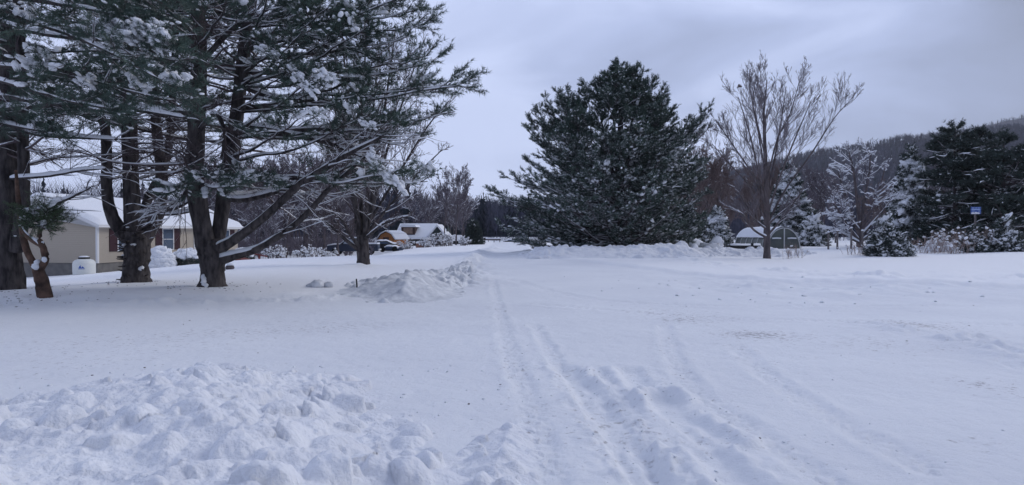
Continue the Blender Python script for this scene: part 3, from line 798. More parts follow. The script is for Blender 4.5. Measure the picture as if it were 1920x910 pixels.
# shaggy snow caught on stubs of the trunk
for _ in range(34):
    zz = rng.uniform(0.15, 2.0); a = rng.uniform(-2.8, -0.3)
    c = np.array([base[0] + math.cos(a) * 0.38, base[1] + math.sin(a) * 0.38, base[2] + zz])
    P, r = grow(rng, c[None], np.array([[math.cos(a), math.sin(a), 0.1]]), np.array([rng.uniform(.08, .24)]), [0.035], [0.012], 4, wob=0.2)
    tr.tubes(P, r, 5)
    if rng.random() < 0.2: sn.lumps(c[None] + [[0, 0, .05]], rng.uniform(.5, 1.2) * np.array([[.12, .09, .05]]), rng, hi=True, rough=0.1)
lim = []
for pts in ([(262, 420, D - .2, 10), (285, 400, D - .6, 9), (330, 390, D - 1.0, 7), (360, 375, D - 1.2, 4)],
            [(266, 410, D - .2, 10), (290, 385, D - .5, 9), (315, 362, D - .8, 8), (345, 345, D - 1.0, 4)],
            [(262, 400, D - .2, 8), (320, 402, D - .8, 6), (365, 395, D - 1.0, 4)]):
    P, r = pxline(pts, 16); l = MB(); l.tubes(P, r, 7, lump=0.04, rng=rng); lim.append(l); sn.snowtop(P, r, rng, hmin=0.06, cover=0.95)
    p, d, t, pi = spawn(rng, P[None], 10, 0.3, 1.0, 0.5, 1.1, flat=0.6)
    P2, r2 = grow(rng, p, d, rng.uniform(0.4, 1.2, len(t)), 0.010 + 0 * t, 0.004 + 0 * t, 6, wob=0.14)
    fo.tubes(P2, r2, 3, m=1); sn.snowtop(P2, r2 * 1.4, rng, hmin=0.02, cover=0.6)
pine_parts(root, base, tr, fo, sn, limb=lim)

# ---- large two-stemmed pine with the long diagonal limbs
rng = np.random.default_rng(14)
base = ground_at(398, 20.5)
root = thing('pine_tree', 'large two-stemmed pine with long diagonal snow-topped limbs reaching right', 'tree', base)
tr, fo, sn = MB(), MB(), MB()
D = 20.5
P, r = pxline([(398, 552, D, 46), (399, 525, D, 42), (399, 500, D, 41), (396, 470, D, 46), (392, 452, D, 44)], 22)
tr.tubes(P, flare(P, r, base[2], 0.25, 0.22), 22, lump=0.05, rng=rng)
sn.lumps(np.array([at(384, 528, D - .35), at(388, 536, D - .36), at(381, 520, D - .33)]), np.array([[.14, .08, .16], [.12, .07, .08], [.08, .06, .1]]), rng, hi=True, rough=0.1)
stems = []
for pts in ([(390, 475, D, 38), (380, 430, D - .1, 34), (368, 360, D - .2, 34), (364, 320, D - .2, 33), (368, 250, D - .2, 31), (372, 150, D - .2, 29), (372, 40, D - .2, 26), (372, -110, D - .2, 19), (372, -260, D - .2, 5)],
            [(402, 478, D + .1, 30), (411, 430, D + .3, 26), (420, 370, D + .5, 27), (430, 310, D + .6, 27), (442, 230, D + .7, 25), (454, 130, D + .8, 23), (466, 20, D + .9, 20), (476, -100, D + 1, 15), (484, -230, D + 1, 5)]):
    P, r = pxline(pts, 44); tr.tubes(P, r, 18, lump=0.04, rng=rng); stems.append((P, r))
lim = []; P_l = []
for pts in ([(408, 468, D - .1, 22), (436, 452, D - .3, 19), (480, 420, D - .5, 16), (520, 385, D - .7, 15), (560, 348, D - .9, 14), (600, 322, D - 1.1, 12), (650, 290, D - 1.3, 9), (720, 255, D - 1.5, 5)],
            [(410, 488, D, 22), (440, 480, D - .1, 17), (480, 468, D - .2, 13), (530, 438, D - .3, 12), (575, 402, D - .4, 11), (610, 362, D - .5, 10), (650, 325, D - .6, 7), (700, 280, D - .7, 4)],
            [(425, 372, D + .4, 14), (460, 374, D + .2, 12), (510, 362, D, 10), (560, 345, D - .2, 8), (620, 328, D - .4, 6), (680, 300, D - .5, 3)],
            [(428, 366, D + .5, 10), (470, 364, D + .8, 9), (530, 350, D + 1.1, 7), (600, 342, D + 1.3, 5), (660, 350, D + 1.4, 3)],
            [(440, 250, D + .6, 14), (490, 240, D + .3, 12), (560, 255, D, 10), (620, 270, D - .3, 8), (680, 295, D - .6, 4)],
            [(445, 240, D + .6, 13), (520, 246, D + .2, 11), (600, 242, D - .2, 9), (670, 250, D - .5, 6), (730, 270, D - .8, 3)],
            [(450, 160, D + .7, 12), (520, 185, D + .4, 10), (590, 190, D + .1, 8), (660, 210, D - .2, 4)],
            [(458, 80, D + .7, 11), (530, 60, D + .3, 9), (600, 75, D, 7), (680, 100, D - .3, 5), (740, 130, D - .6, 3)],
            [(370, 250, D - .3, 9), (402, 215, D - .8, 9), (420, 245, D - .9, 7), (416, 300, D - 1.0, 5)],
            [(366, 212, D - .3, 11), (320, 208, D - .8, 9), (250, 200, D - 1.2, 7), (180, 196, D - 1.6, 5)],
            [(366, 130, D - .3, 11), (300, 110, D - .9, 9), (220, 100, D - 1.6, 6)],
            [(375, 120, D - .3, 11), (430, 60, D - .9, 9), (480, 20, D - 1.4, 6)],
            [(362, 345, D - .2, 10), (340, 372, D - .5, 8), (310, 392, D - .9, 6)]):
    P, r = pxline(pts, 30); l = MB(); l.tubes(P, r, 10, lump=0.05, rng=rng); lim.append(l); P_l.append(P)
    sn.snowtop(P, r, rng, wf=0.95, hf=0.55, hmin=0.05, cover=0.97)
    p, d, t, pi = spawn(rng, P[None], 20, 0.35, 1.0, 0.4, 1.0, flat=0.9)
    P2, r2 = grow(rng, p, d, rng.uniform(0.6, 2.2, len(t)), 0.016 + 0 * t, 0.005 + 0 * t, 7, wob=0.14)
    fo.tubes(P2, r2, 4, m=1); sn.snowtop(P2, r2 * 1.2, rng, hmin=0.025, cover=0.7)
    p, d, t, pi = spawn(rng, P2, 5, 0.3, 1.0, 0.4, 1.0, flat=0.9)
    P3, r3 = grow(rng, p, d, rng.uniform(0.2, 0.7, len(t)), 0.007 + 0 * t, 0.003 + 0 * t, 4, wob=0.12)
    fo.tubes(P3, r3, 3, m=1); sn.snowtop(P3, r3 * 1.3, rng, hmin=0.015, cover=0.4)
dead_branches(rng, stems, 2.6, 8.6, 32, tr, fo, sn, (1.2, 3.8))
for s, n in ((stems[0], 26), (stems[1], 30)):
    B, R1 = ring_boughs(rng, s, 7.2, 12.5, n, (2.6, 4.8), (-0.05, 0.35), 0.06)
    foliated(rng, B, R1, tr, fo, sn, snowp=0.12, big=0.06)
# traced boughs that make the right-hand outline
tips = [(868, 152, 19.5), (845, 175, 19.0), (830, 200, 20), (808, 52, 20), (782, 22, 20.5), (760, 10, 21), (812, 110, 19.5), (835, 130, 20), (790, 335, 19.5), (735, 325, 18.6),
        (790, 150, 20.5), (740, 90, 20), (700, 60, 19), (760, 205, 19), (700, 170, 18.5), (660, 130, 18.5), (640, 60, 19), (690, 20, 20), (620, 20, 18.5), (760, 250, 20), (690, 225, 18.5), (600, 150, 18),
        (560, 60, 18), (540, 110, 17.8), (735, 15, 19.5), (590, 200, 17.5), (720, 130, 21.5), (560, 5, 19), (610, -30, 19.5), (700, -40, 20)]
s = []; e = []
for px, py, dd in tips:
    e.append(at(px, py, dd)); zz = e[-1][2] - rng.uniform(-0.2, 1.1)
    s.append(stem_z(*stems[1], np.array([np.clip(zz, 3.6, 11)]))[0][0])
s = np.array(s); e = np.array(e)
B = bez(s, e, 0.05, 16, rng, 0.10); LL = np.linalg.norm(e - s, axis=1)
R1 = (0.018 + 0.006 * LL)[:, None] * np.linspace(1, 0.2, 16)[None]
foliated(rng, B, R1, tr, fo, sn, l2=14, l3=6, K=10, snowp=0.13, big=0.04, t0=0.42, l2len=0.24, flat=0.22, fwd=(.25, .7), spread=.7)
# low boughs by the stems, with green needles
B, R1 = px_boughs(rng, [[(366, 340, D - .4, 6), (380, 345, D - 1.2, 5), (400, 352, D - 1.8, 4), (430, 350, D - 2.2, 2)],
                        [(364, 330, D - .4, 6), (345, 345, D - 1.2, 5), (330, 350, D - 1.8, 4), (325, 358, D - 2.2, 2)],
                        [(430, 330, D + .2, 6), (455, 335, D - .6, 5), (490, 340, D - 1.0, 3), (510, 345, D - 1.2, 2)],
                        [(370, 325, D - .4, 6), (395, 330, D - 1.5, 5), (430, 335, D - 2.2, 3), (470, 338, D - 2.8, 2)]])
foliated(rng, B, R1, tr, fo, sn, l2=12, l3=5, tl=0.12, snowp=0.16, big=0.22, l2len=0.2, t0=0.2)
# long pads of snow on the right-hand boughs
for a, b, D_, n in (((545, 130), (590, 180), 17.6, 22), ((595, 140), (625, 150), 17.8, 20), ((705, 310), (755, 355), 18.4, 24), ((690, 285), (720, 315), 18.5, 16), ((675, 228), (700, 236), 18.3, 10), ((580, 205), (600, 212), 17.5, 6), ((655, 30), (665, 50), 18.5, 8), ((790, 312), (815, 322), 19.3, 8), ((480, 95), (520, 100), 18, 10)):
    for q in np.linspace(0, 1, n):
        c = at(a[0] + (b[0] - a[0]) * q, a[1] + (b[1] - a[1]) * q, D_) + rng.normal(0, 0.075, (2, 3)) * [1, 1.4, 1]
        sn.lumps(c, rng.uniform(0.4, 1.05, (2, 1)) * np.array([[0.105, 0.075, 0.05]]), rng, D=np.array([[b[0] - a[0], 0, a[1] - b[1]]]) / 45 + .35 * rng.standard_normal((2, 3)), hi=True, rough=0.10)
        if rng.random() < .8: fo.tufts(c, np.tile([[.5, -.3, -.4]], (2, 1)), 11, .14, .013, rng)
pine_parts(root, base, tr, fo, sn, limb=lim)

# ------------------------------------------------------------------ bare broadleaf trees
def bare_levels(rng, P1s, r1s, trunk, crown, snow, counts=(12, 8, 5), lens=(0.45, 0.42, 0.45), cover=(0.8, 0.5, 0.2), up=0.06, rmin=0.004, ang=(0.35, 0.75), zsnow=99, t0=0.25, hm=0.03, k2=4, shorten=0.75, rk=0.5):
    for P, r in zip(P1s, r1s):
        trunk.tubes(P, r, 9, lump=0.04, rng=rng)
        c = cover[0] * (1.0 if P[:, 2].mean() < zsnow else 0.35)
        snow.snowtop(P, r, rng, hmin=hm * 1.4, cover=c)
    n = min(len(P) for P in P1s)
    P = np.stack([q[np.linspace(0, len(q) - 1, n).astype(int)] for q in P1s]); r = np.stack([q[np.linspace(0, len(q) - 1, n).astype(int)] for q in r1s])
    L = np.linalg.norm(np.diff(P, axis=1), axis=2).sum(1)
    for lv, m in enumerate(counts):
        p, d, t, pi = spawn(rng, P, m, t0 if lv == 0 else 0.2, 0.98, *ang)
        Lc = L[pi] * lens[lv] * (1.3 - shorten * t) * rng.uniform(0.55, 1.2, len(t))
        idx = np.minimum((t * (P.shape[1] - 1)).astype(int), P.shape[1] - 1)
        r0 = np.clip(r[pi, idx] * rk, rmin * 1.1, None)
        n = (10, 6, 4)[min(lv, 2)]
        P, r = grow(rng, p, d, Lc, r0, np.maximum(r0 * 0.3, rmin), n, up=up, wob=0.10)
        L = Lc
        crown.tubes(P, r, (5, k2, 3)[min(lv, 2)])
        low = P[:, :, 2].mean(1) < zsnow
        if cover[lv + 1 if lv + 1 < len(cover) else -1] > 0 and low.any():
            snow.snowtop(P[low], r[low] * 1.15, rng, hmin=hm * (0.9, 0.6, 0.45)[min(lv, 2)], cover=cover[min(lv + 1, len(cover) - 1)])

def bare_tree(name, label, base, lines, seed, n=24, group=None, bark='bark2', twig='twig', **kw):
    rng = np.random.default_rng(seed)
    root = thing(name, label, 'tree', base, group=group)
    tr, cr, sn = MB(), MB(), MB()
    Ps, rs = [], []
    for pts in lines:
        P, r = pxline(pts, n); Ps.append(P); rs.append(r)
    tr.tubes(Ps[0], flare(Ps[0], rs[0], base[2], 0.25, 0.3), 16, lump=0.04, rng=rng)
    bare_levels(rng, Ps[1:], rs[1:], tr, cr, sn, **kw)
    tr.build('trunk', M[bark], root, origin=base); cr.build('crown', M[twig], root, origin=base); sn.build('snow_cover', M['snow'], root, origin=base)
    return root

D = 34
bare_tree('bare_tree', 'tall bare leafless tree rising on several stems left of the road', ground_at(681, D), [
    [(682, 512, D, 22), (681, 485, D, 22), (680, 460, D, 22), (679, 440, D, 20)],
    [(676, 462, D, 9), (669, 420, D, 8), (664, 350, D, 7), (656, 250, D, 5.5), (648, 150, D, 4), (640, 40, D, 2)],
    [(680, 455, D, 9), (677, 380, D + .5, 8), (675, 280, D + 1, 6), (680, 180, D + 1.5, 4.5), (688, 60, D + 2, 2)],
    [(683, 455, D, 9), (688, 380, D - .5, 8), (694, 280, D - 1, 6), (702, 180, D - 1.5, 4), (714, 60, D - 2, 2)],
    [(685, 450, D, 9), (697, 370, D + .5, 7), (710, 270, D + 1, 5.5), (726, 170, D + 1.5, 4), (742, 50, D + 2, 2)],
    [(686, 445, D, 7), (706, 360, D - .5, 6), (732, 260, D - 1, 4.5), (766, 160, D - 1, 2.5), (785, 100, D - 1, 1.6)],
    [(675, 440, D, 7), (657, 350, D + .5, 6), (636, 250, D + 1, 4.5), (618, 150, D + 1, 2.4)],
    [(674, 470, D - .2, 8.25), (646, 448, D - .6, 6.75), (622, 425, D - 1, 4.5), (588, 404, D - 1.2, 2.25)],
    [(676, 466, D - .2, 7.5), (656, 440, D - .8, 6), (642, 415, D - 1.2, 4.5), (620, 395, D - 1.6, 2.25)],
    [(686, 448, D - .2, 6.75), (708, 428, D - .8, 5.25), (730, 414, D - 1.4, 3.75), (772, 404, D - 1.6, 2.25)],
    [(688, 438, D, 6), (726, 392, D + .5, 5.25), (780, 330, D + 1, 3.75), (830, 280, D + 1.2, 1.5)],
    [(690, 420, D, 6), (745, 330, D + .8, 4.5), (800, 240, D + 1.5, 3), (842, 190, D + 2, 1.5)],
    [(678, 430, D, 6.75), (660, 340, D - 1, 5.25), (668, 230, D - 2, 3.75), (700, 110, D - 2.5, 1.5)],
], 31, bark='bark', counts=(15, 8, 4), lens=(0.32, 0.46, 0.55), cover=(0.9, 0.7, 0.3, 0.0), zsnow=5.5, rmin=0.007, up=0.07, rk=0.4, ang=(0.35, 0.8))
D = 43
maple = bare_tree('bare_tree', 'leafless maple with a fan-shaped crown standing alone on the right verge', ground_at(1438, D), [
    [(1438, 496, D, 13), (1438, 470, D, 12), (1438, 430, D, 12), (1438, 400, D, 11), (1437, 340, D, 8), (1434, 260, D, 5.5), (1432, 212, D, 3.5), (1438, 152, D, 1.5)],
    [(1437, 360, D, 7), (1434, 280, D, 5.5), (1432, 222, D, 3.5), (1438, 150, D, 1.5)],
    [(1438, 405, D, 4.08), (1425, 340, D - .6, 3.74), (1408, 260, D - 1.5, 2.72), (1384, 182, D - 2, 1.02)],
    [(1438, 395, D, 4.08), (1412, 330, D + .8, 3.4), (1376, 275, D + 1.6, 2.38), (1342, 225, D + 2, 1.02)],
    [(1438, 375, D, 4.08), (1452, 300, D + 1, 3.4), (1466, 220, D + 2, 2.38), (1474, 162, D + 2, 1.02)],
    [(1440, 400, D, 4.08), (1463, 330, D - 1, 3.4), (1495, 250, D - 2, 2.38), (1522, 187, D - 2.4, 1.02)],
    [(1442, 415, D, 4.08), (1470, 360, D + .4, 3.4), (1520, 290, D + .8, 2.72), (1562, 225, D + 1, 1.77), (1588, 194, D + 1, 0.952)],
    [(1438, 350, D, 3.4), (1424, 260, D + 1.5, 2.72), (1414, 212, D + 2, 2.04), (1404, 154, D + 2.4, 1.02)],
    [(1440, 330, D, 3.4), (1458, 260, D - 1.5, 2.72), (1482, 212, D - 2, 1.77), (1500, 147, D - 2.4, 1.02)],
    [(1438, 310, D, 2.72), (1420, 230, D - 2, 2.04), (1412, 192, D - 2.5, 1.36), (1418, 144, D - 3, 0.884)],
    [(1438, 420, D, 3.4), (1405, 350, D - .6, 2.72), (1370, 310, D - 1, 2.04), (1335, 270, D - 1.2, 1.02)],
    [(1437, 445, D - .1, 5.44), (1412, 430, D - .5, 4.08), (1392, 402, D - 1, 3.06), (1366, 388, D - 1.2, 1.7)],
    [(1437, 430, D - .1, 4.08), (1416, 412, D - .4, 3.4), (1400, 385, D - .8, 2.72), (1378, 350, D - 1, 1.36)],
    [(1441, 440, D - .1, 4.76), (1462, 415, D - .5, 3.4), (1485, 385, D - .9, 2.72), (1508, 352, D - 1, 1.36)],
    [(1441, 420, D - .1, 4.08), (1466, 398, D - .5, 2.72), (1500, 372, D - .8, 1.36)],
], 33, counts=(15, 9, 4), lens=(0.38, 0.46, 0.55), cover=(0.95, 0.75, 0.4, 0.0), zsnow=5.0, rmin=0.007, up=0.08, ang=(0.35, 0.65), rk=0.38, shorten=0.8, twig='twigpale')
nest = MB(); rng = np.random.default_rng(3); c = at(1386, 162, D - 2)
nest.lumps(c + rng.normal(0, 0.035, (14, 3)) * [1, 1, 1.5], rng.uniform(.025, .045, (14, 3)), rng)
tag(nest.build('leaf_nest', M['brown'], origin=c), 'small dark nest of leaves high in the leafless maple', 'nest').location = c

# ------------------------------------------------------------------ envelope-driven conifers
def conifer(name, label, base, prof, seed, nb, bark='bark2', needle='needle', l2=10, l3=4, tl=0.22, tw=0.035, K=8, rise=(0.2, 1.2), sag=0.05, snowp=0.15, big=0.05, trunk_r=0.25, lead=(), extra=(), group=None, smin=0.05, t0=0.3, l2len=0.3, cat='tree', tuftn=2, sfx=1.0, frost=0.0, flat=0.35, fwd=(0.4, 0.95), spread=0.8, whorl=0.0, pads=0.0, padsz=1.0, open_low=0.0):
    """prof: [(height, radius left, radius right)] measured about the trunk."""
    rng = np.random.default_rng(seed)
    root = thing(name, label, cat, base, group=group)
    tr, fo, sn = MB(), MB(), MB()
    prof = np.array(prof, float); H = prof[-1, 0]
    z = np.linspace(-0.3, H * 0.97, 30)
    P = np.stack([base[0] + 0.08 * np.sin(z * 0.7), base[1] + 0.06 * np.cos(z * 0.6), base[2] + z], 1)
    r = trunk_r * np.clip(1 - z / H, 0.03, 1); tr.tubes(P, r, 10, lump=0.05, rng=rng)
    stems = [(P, r)]
    for dx, dy, z0, z1 in lead:   # extra leaders
        zz = np.linspace(z0, z1, 16); q = np.linspace(0, 1, 16) ** 0.7
        Pl = np.stack([base[0] + dx * q, base[1] + dy * q, base[2] + zz], 1); rl = trunk_r * 0.5 * np.linspace(1, 0.08, 16)
        tr.tubes(Pl, rl, 7); stems.append((Pl, rl))
    # tips over the envelope, more where it is wide
    zz = rng.random(nb * 4) * H; rad = np.interp(zz, prof[:, 0], (prof[:, 1] + prof[:, 2]) / 2)
    keep = rng.random(nb * 4) < (rad / prof[:, 1:].max()) * 0.9 + 0.1
    zz = zz[keep][:nb]; n = len(zz)
    if whorl:
        zq = np.round(zz / whorl) * whorl + rng.normal(0, 0.13, n); zz = np.where(zz < 0.62 * H, np.clip(zq, 0.1, H), zz)
    a = rng.uniform(0, 2 * math.pi, n)
    if open_low:
        k_ = ~((zz < open_low) & (np.sin(a) < -0.1) & (np.abs(np.cos(a)) < 0.85) & (rng.random(n) < 0.75)); a = a[k_]; zz = zz[k_]; n = len(zz)
    cx = np.cos(a); w = (cx + 1) / 2
    rl = np.interp(zz, prof[:, 0], prof[:, 1]); rr = np.interp(zz, prof[:, 0], prof[:, 2])
    rad = (rl * (1 - w) + rr * w) * rng.uniform(0.62, 1.04, n)
    tip = np.stack([base[0] + cx * rad, base[1] + np.sin(a) * rad, base[2] + zz], 1)
    s = np.zeros_like(tip)
    for i in range(n):
        st = stems[0] if len(stems) == 1 else stems[int(np.argmin([np.hypot(*(stem_z(*q, np.array([tip[i, 2]]))[0][0, :2] - tip[i, :2])) + (5 if tip[i, 2] < q[0][0, 2] else 0) for q in stems]))]
        z_s = np.clip(tip[i, 2] - rad[i] * rng.uniform(*rise), base[2] + 0.25, st[0][-1, 2])
        s[i] = stem_z(*st, np.array([z_s]))[0][0]
    for e0, e1 in extra:
        s = np.concatenate([s, [e0]]); tip = np.concatenate([tip, [e1]])
    for Pl, _ in stems:            # leaders carry needles to the very top
        s = np.concatenate([s, [Pl[-5]]]); tip = np.concatenate([tip, [Pl[-1] + [0, 0, 0.5]]])
    B = bez(s, tip, sag, 12, rng, 0.08); L = np.linalg.norm(tip - s, axis=1)
    R1 = (0.016 + 0.008 * L)[:, None] * np.linspace(1, 0.2, 12)[None]
    foliated(rng, B, R1, tr, fo, sn, l2=l2, l3=l3, tl=tl, tw=tw, K=K, t0=t0, snowp=snowp, big=big, smin=smin, l2len=l2len, tuftn=tuftn, k1=5, sfx=sfx, frost=frost, flat=flat, fwd=fwd, spread=spread, fz=base[2] + 0.6 * H)
    if pads:     # soft pads of snow lying along the outer, upper side of the lower boughs
        m = (B[:, :, 2].mean(1) < base[2] + (0.62 if cat == 'tree' and l2 > 9 else 0.9) * H) & (rng.random(len(B)) < pads)
        for q in ((6, 7, 8, 9, 10) if padsz == 1.0 else (3, 4, 5, 6, 7, 8, 9, 10)):
            c = B[m][:, q]; k_ = rng.random(len(c)) < 0.55; c = c[k_]; d = (B[m][:, q + 1] - B[m][:, q - 1])[k_]
            for _ in range(4 if padsz == 1.0 else 3):
                sn.lumps(c + rng.normal(0, .15, c.shape) + [0, 0, tl * .55 * padsz], padsz * (.62 if padsz == 1.0 else 1.0) * rng.uniform(.4, 1.3, (len(c), 1)) * np.array([[.25, .15, .08]]), rng, D=d + rng.normal(0, .25, d.shape), hi=True, rough=.18)
    pine_parts(root, base, tr, fo, sn, needle=needle, bark=bark)
    return root, stems, tr

D = 52; base = ground_at(1160, D); k = D / F
zz = lambda y: at(1160, y, D)[2] - base[2]
prof = [(zz(y), a * k, b * k) for y, a, b in ((474, 165, 150), (455, 185, 155), (420, 195, 152), (380, 215, 145), (352, 232, 148), (320, 180, 150), (290, 160, 136), (250, 140, 108), (213, 118, 84), (190, 98, 74), (166, 66, 54), (150, 36, 40), (136, 12, 26), (126, 4, 16))]
Bp = lambda px, py, dd=0: at(px, py, D + dd)
ex = []
for sx, sy, tx, ty, dd in ((1185, 340, 1324, 202, 0), (1185, 350, 1318, 211, -.8), (1190, 330, 1300, 228, .6), (1180, 400, 1322, 300, -.6), (1180, 410, 1326, 330, .5), (1175, 420, 1318, 365, -1), (1180, 300, 1262, 206, .5), (1190, 360, 1325, 240, 0), (1190, 355, 1320, 231, .5), (1190, 370, 1310, 262, -.5), (1180, 330, 1240, 176, 0),
                           (1150, 420, 920, 350, 0), (1150, 425, 932, 358, -.6), (1150, 430, 945, 375, .8), (1140, 330, 1004, 218, 0), (1140, 340, 996, 240, -.5), (1150, 300, 1048, 171, 0), (1145, 300, 1010, 231, .5), (1150, 440, 950, 400, 0), (1150, 450, 975, 450, -1), (1150, 455, 985, 466, 0), (1175, 190, 1173, 122, .3), (1200, 200, 1205, 126, -.3), (1180, 200, 1188, 130, 0), (1195, 220, 1200, 156, .5), (1160, 230, 1160, 150, -.4), (1090, 260, 1084, 174, .3), (1070, 280, 1034, 198, .4), (1060, 290, 1012, 212, -.5), (1060, 300, 998, 228, .2), (1070, 320, 990, 244, .6), (1080, 330, 1000, 262, -.6), (1210, 270, 1240, 196, .6), (1200, 290, 1244, 211, -.6), (1090, 350, 986, 297, .4), (1090, 380, 960, 336, .6), (1100, 400, 938, 380, .5), (1100, 420, 936, 424, -.5), (1200, 400, 1298, 352, .8), (1200, 350, 1322, 305, .4), (1220, 320, 1290, 232, -.3), (1225, 315, 1306, 222, .2), (1120, 220, 1124, 144, 0), (1110, 230, 1098, 156, .4), (1060, 250, 1050, 166, .2), (1075, 250, 1068, 168, -.4), (1050, 270, 1022, 186, 0), (1225, 240, 1240, 168, .3), (1230, 250, 1246, 186, -.3), (1140, 220, 1145, 142, .4), (1130, 250, 1128, 172, .2), (1130, 260, 1118, 200, -.6), (1140, 250, 1140, 182, -.5), (1125, 280, 1112, 226, -.8), (1130, 290, 1130, 214, -1.0), (1110, 270, 1100, 178, -.3), (1150, 240, 1152, 168, -.7), (1140, 300, 1136, 240, -1.4), (1100, 300, 1090, 210, -1.0), (1160, 260, 1164, 190, -1.2), (1190, 260, 1196, 180, -1.0), (1200, 300, 1215, 225, -1.2), (1215, 210, 1222, 148, .2), (1165, 430, 1318, 420, -.8), (1165, 440, 1312, 432, .2)):
    ex.append((Bp(sx, sy), Bp(tx, ty, dd)))
root, stems, tr_ = conifer('pine_tree', 'broad bushy dark green pine dusted with snow, right of the road', base, prof, 41, 400, l2=13, l3=9, tl=0.17, tw=0.022, K=8, tuftn=3, flat=0.14, fwd=(0.2, 0.6), spread=0.62, whorl=0.95, pads=0.85, rise=(0.05, 0.6), sag=0.13, open_low=3.4, snowp=0.07, big=0.03, trunk_r=0.42,
    lead=((-1.6, .3, 5, 11.9), (-4.2, -.2, 4, 10.9), (1.4, .2, 5, 12.9), (3.1, .3, 4, 11.4), (-.6, -.6, 6, 12.3), (.5, .5, 8, 13.2)), extra=ex, t0=0.28, smin=0.03, l2len=0.26, frost=0.24)
# bare snowy limbs low on its trunk
rng = np.random.default_rng(42); fo, sn = MB(), MB()
n = 46; zs = rng.uniform(0.3, 4.2, n); a = rng.uniform(-math.pi, 0.1, n); L = rng.uniform(2.5, 5.5, n)
p = np.stack([np.full(n, base[0]), np.full(n, base[1]), base[2] + zs], 1)
P1, r1 = grow(rng, p, np.stack([np.cos(a), np.sin(a), rng.uniform(-.05, .25, n)], 1), L, 0.06 + 0 * L, 0.015 + 0 * L, 12, wob=0.13)
fo.tubes(P1, r1, 6); sn.snowtop(P1, r1, rng, hmin=0.05, cover=0.7)
fo.build('limb', M['twig'], root, origin=base); sn.build('snow_cover', M['snow'], root, origin=base)

def spruce_prof(H, Rl, Rr=None, low=0.0):
    Rr = Rl if Rr is None else Rr
    return [(low, Rl * 0.9, Rr * 0.9), (low + 0.12 * (H - low), Rl, Rr), (low + 0.5 * (H - low), Rl * 0.62, Rr * 0.62), (low + 0.85 * (H - low), Rl * 0.2, Rr * 0.2), (H, 0.08, 0.08)]
def px_conifer(name, label, px, ytop, D, wl, wr, seed, nb, low=0.1, **kw):
    b = ground_at(px, D); H = at(px, ytop, D)[2] - b[2]
    return conifer(name, label, b, spruce_prof(H, wl * D / F, wr * D / F, low), seed, nb, **kw)
sp = dict(frost=0.15, needle='needled', rise=(-0.35, 0.1), sag=-0.05, l2=9, l3=4, tl=0.26, tw=0.06, K=7, snowp=0.15, big=0.15, smin=0.08, t0=0.15, tuftn=2, sfx=1.1, whorl=0.75, flat=0.2, pads=0.95, padsz=2.1)
px_conifer('spruce_tree', 'snow-laden cone-shaped spruce behind the hoop greenhouse', 1478, 312, 74, 52, 60, 51, 150, **sp)
px_conifer('spruce_tree', 'short snowy spruce right beside the cone-shaped spruce and left of the posts', 1522, 412, 70, 24, 28, 52, 60, **sp)
px_conifer('spruce_tree', 'tall snow-laden spruce left of the dark evergreen mass', 1706, 282, 66, 48, 48, 53, 150, **sp)
px_conifer('spruce_tree', 'small snow-covered young evergreen between the big pine and the greenhouse', 1345, 402, 68, 24, 24, 54, 60, **dict(sp, snowp=0.5, big=0.8))
sh = dict(needle='needled', rise=(0.0, 0.6), sag=0.0, l2=8, l3=4, tl=0.16, tw=0.03, K=9, snowp=0.22, big=0.3, smin=0.05, t0=0.1, tuftn=2, trunk_r=0.06, sfx=1.3)
px_conifer('evergreen_shrub', 'round dark evergreen shrub with clumps of snow on the right verge', 1657, 425, 44, 32, 30, 55, 60, cat='shrub', **sh)
px_conifer('evergreen_shrub', 'low snowy evergreen leaning against the right side of the round shrub', 1686, 455, 43.5, 18, 20, 56, 30, cat='shrub', **dict(sh, snowp=0.5))
px_conifer('evergreen_shrub', 'little dark evergreen among the dry weeds below the blue sign', 1823, 440, 47, 18, 20, 57, 30, cat='shrub', **sh)
px_conifer('evergreen_shrub', 'dark snowy shrub near the right edge of the photo', 1885, 425, 47, 38, 40, 58, 60, cat='shrub', **sh)
px_conifer('evergreen_shrub', 'low spreading evergreen at the right foot of the big pine', 1290, 400, 60, 45, 50, 59, 90, cat='shrub', **dict(sh, tl=0.22, tw=0.045))
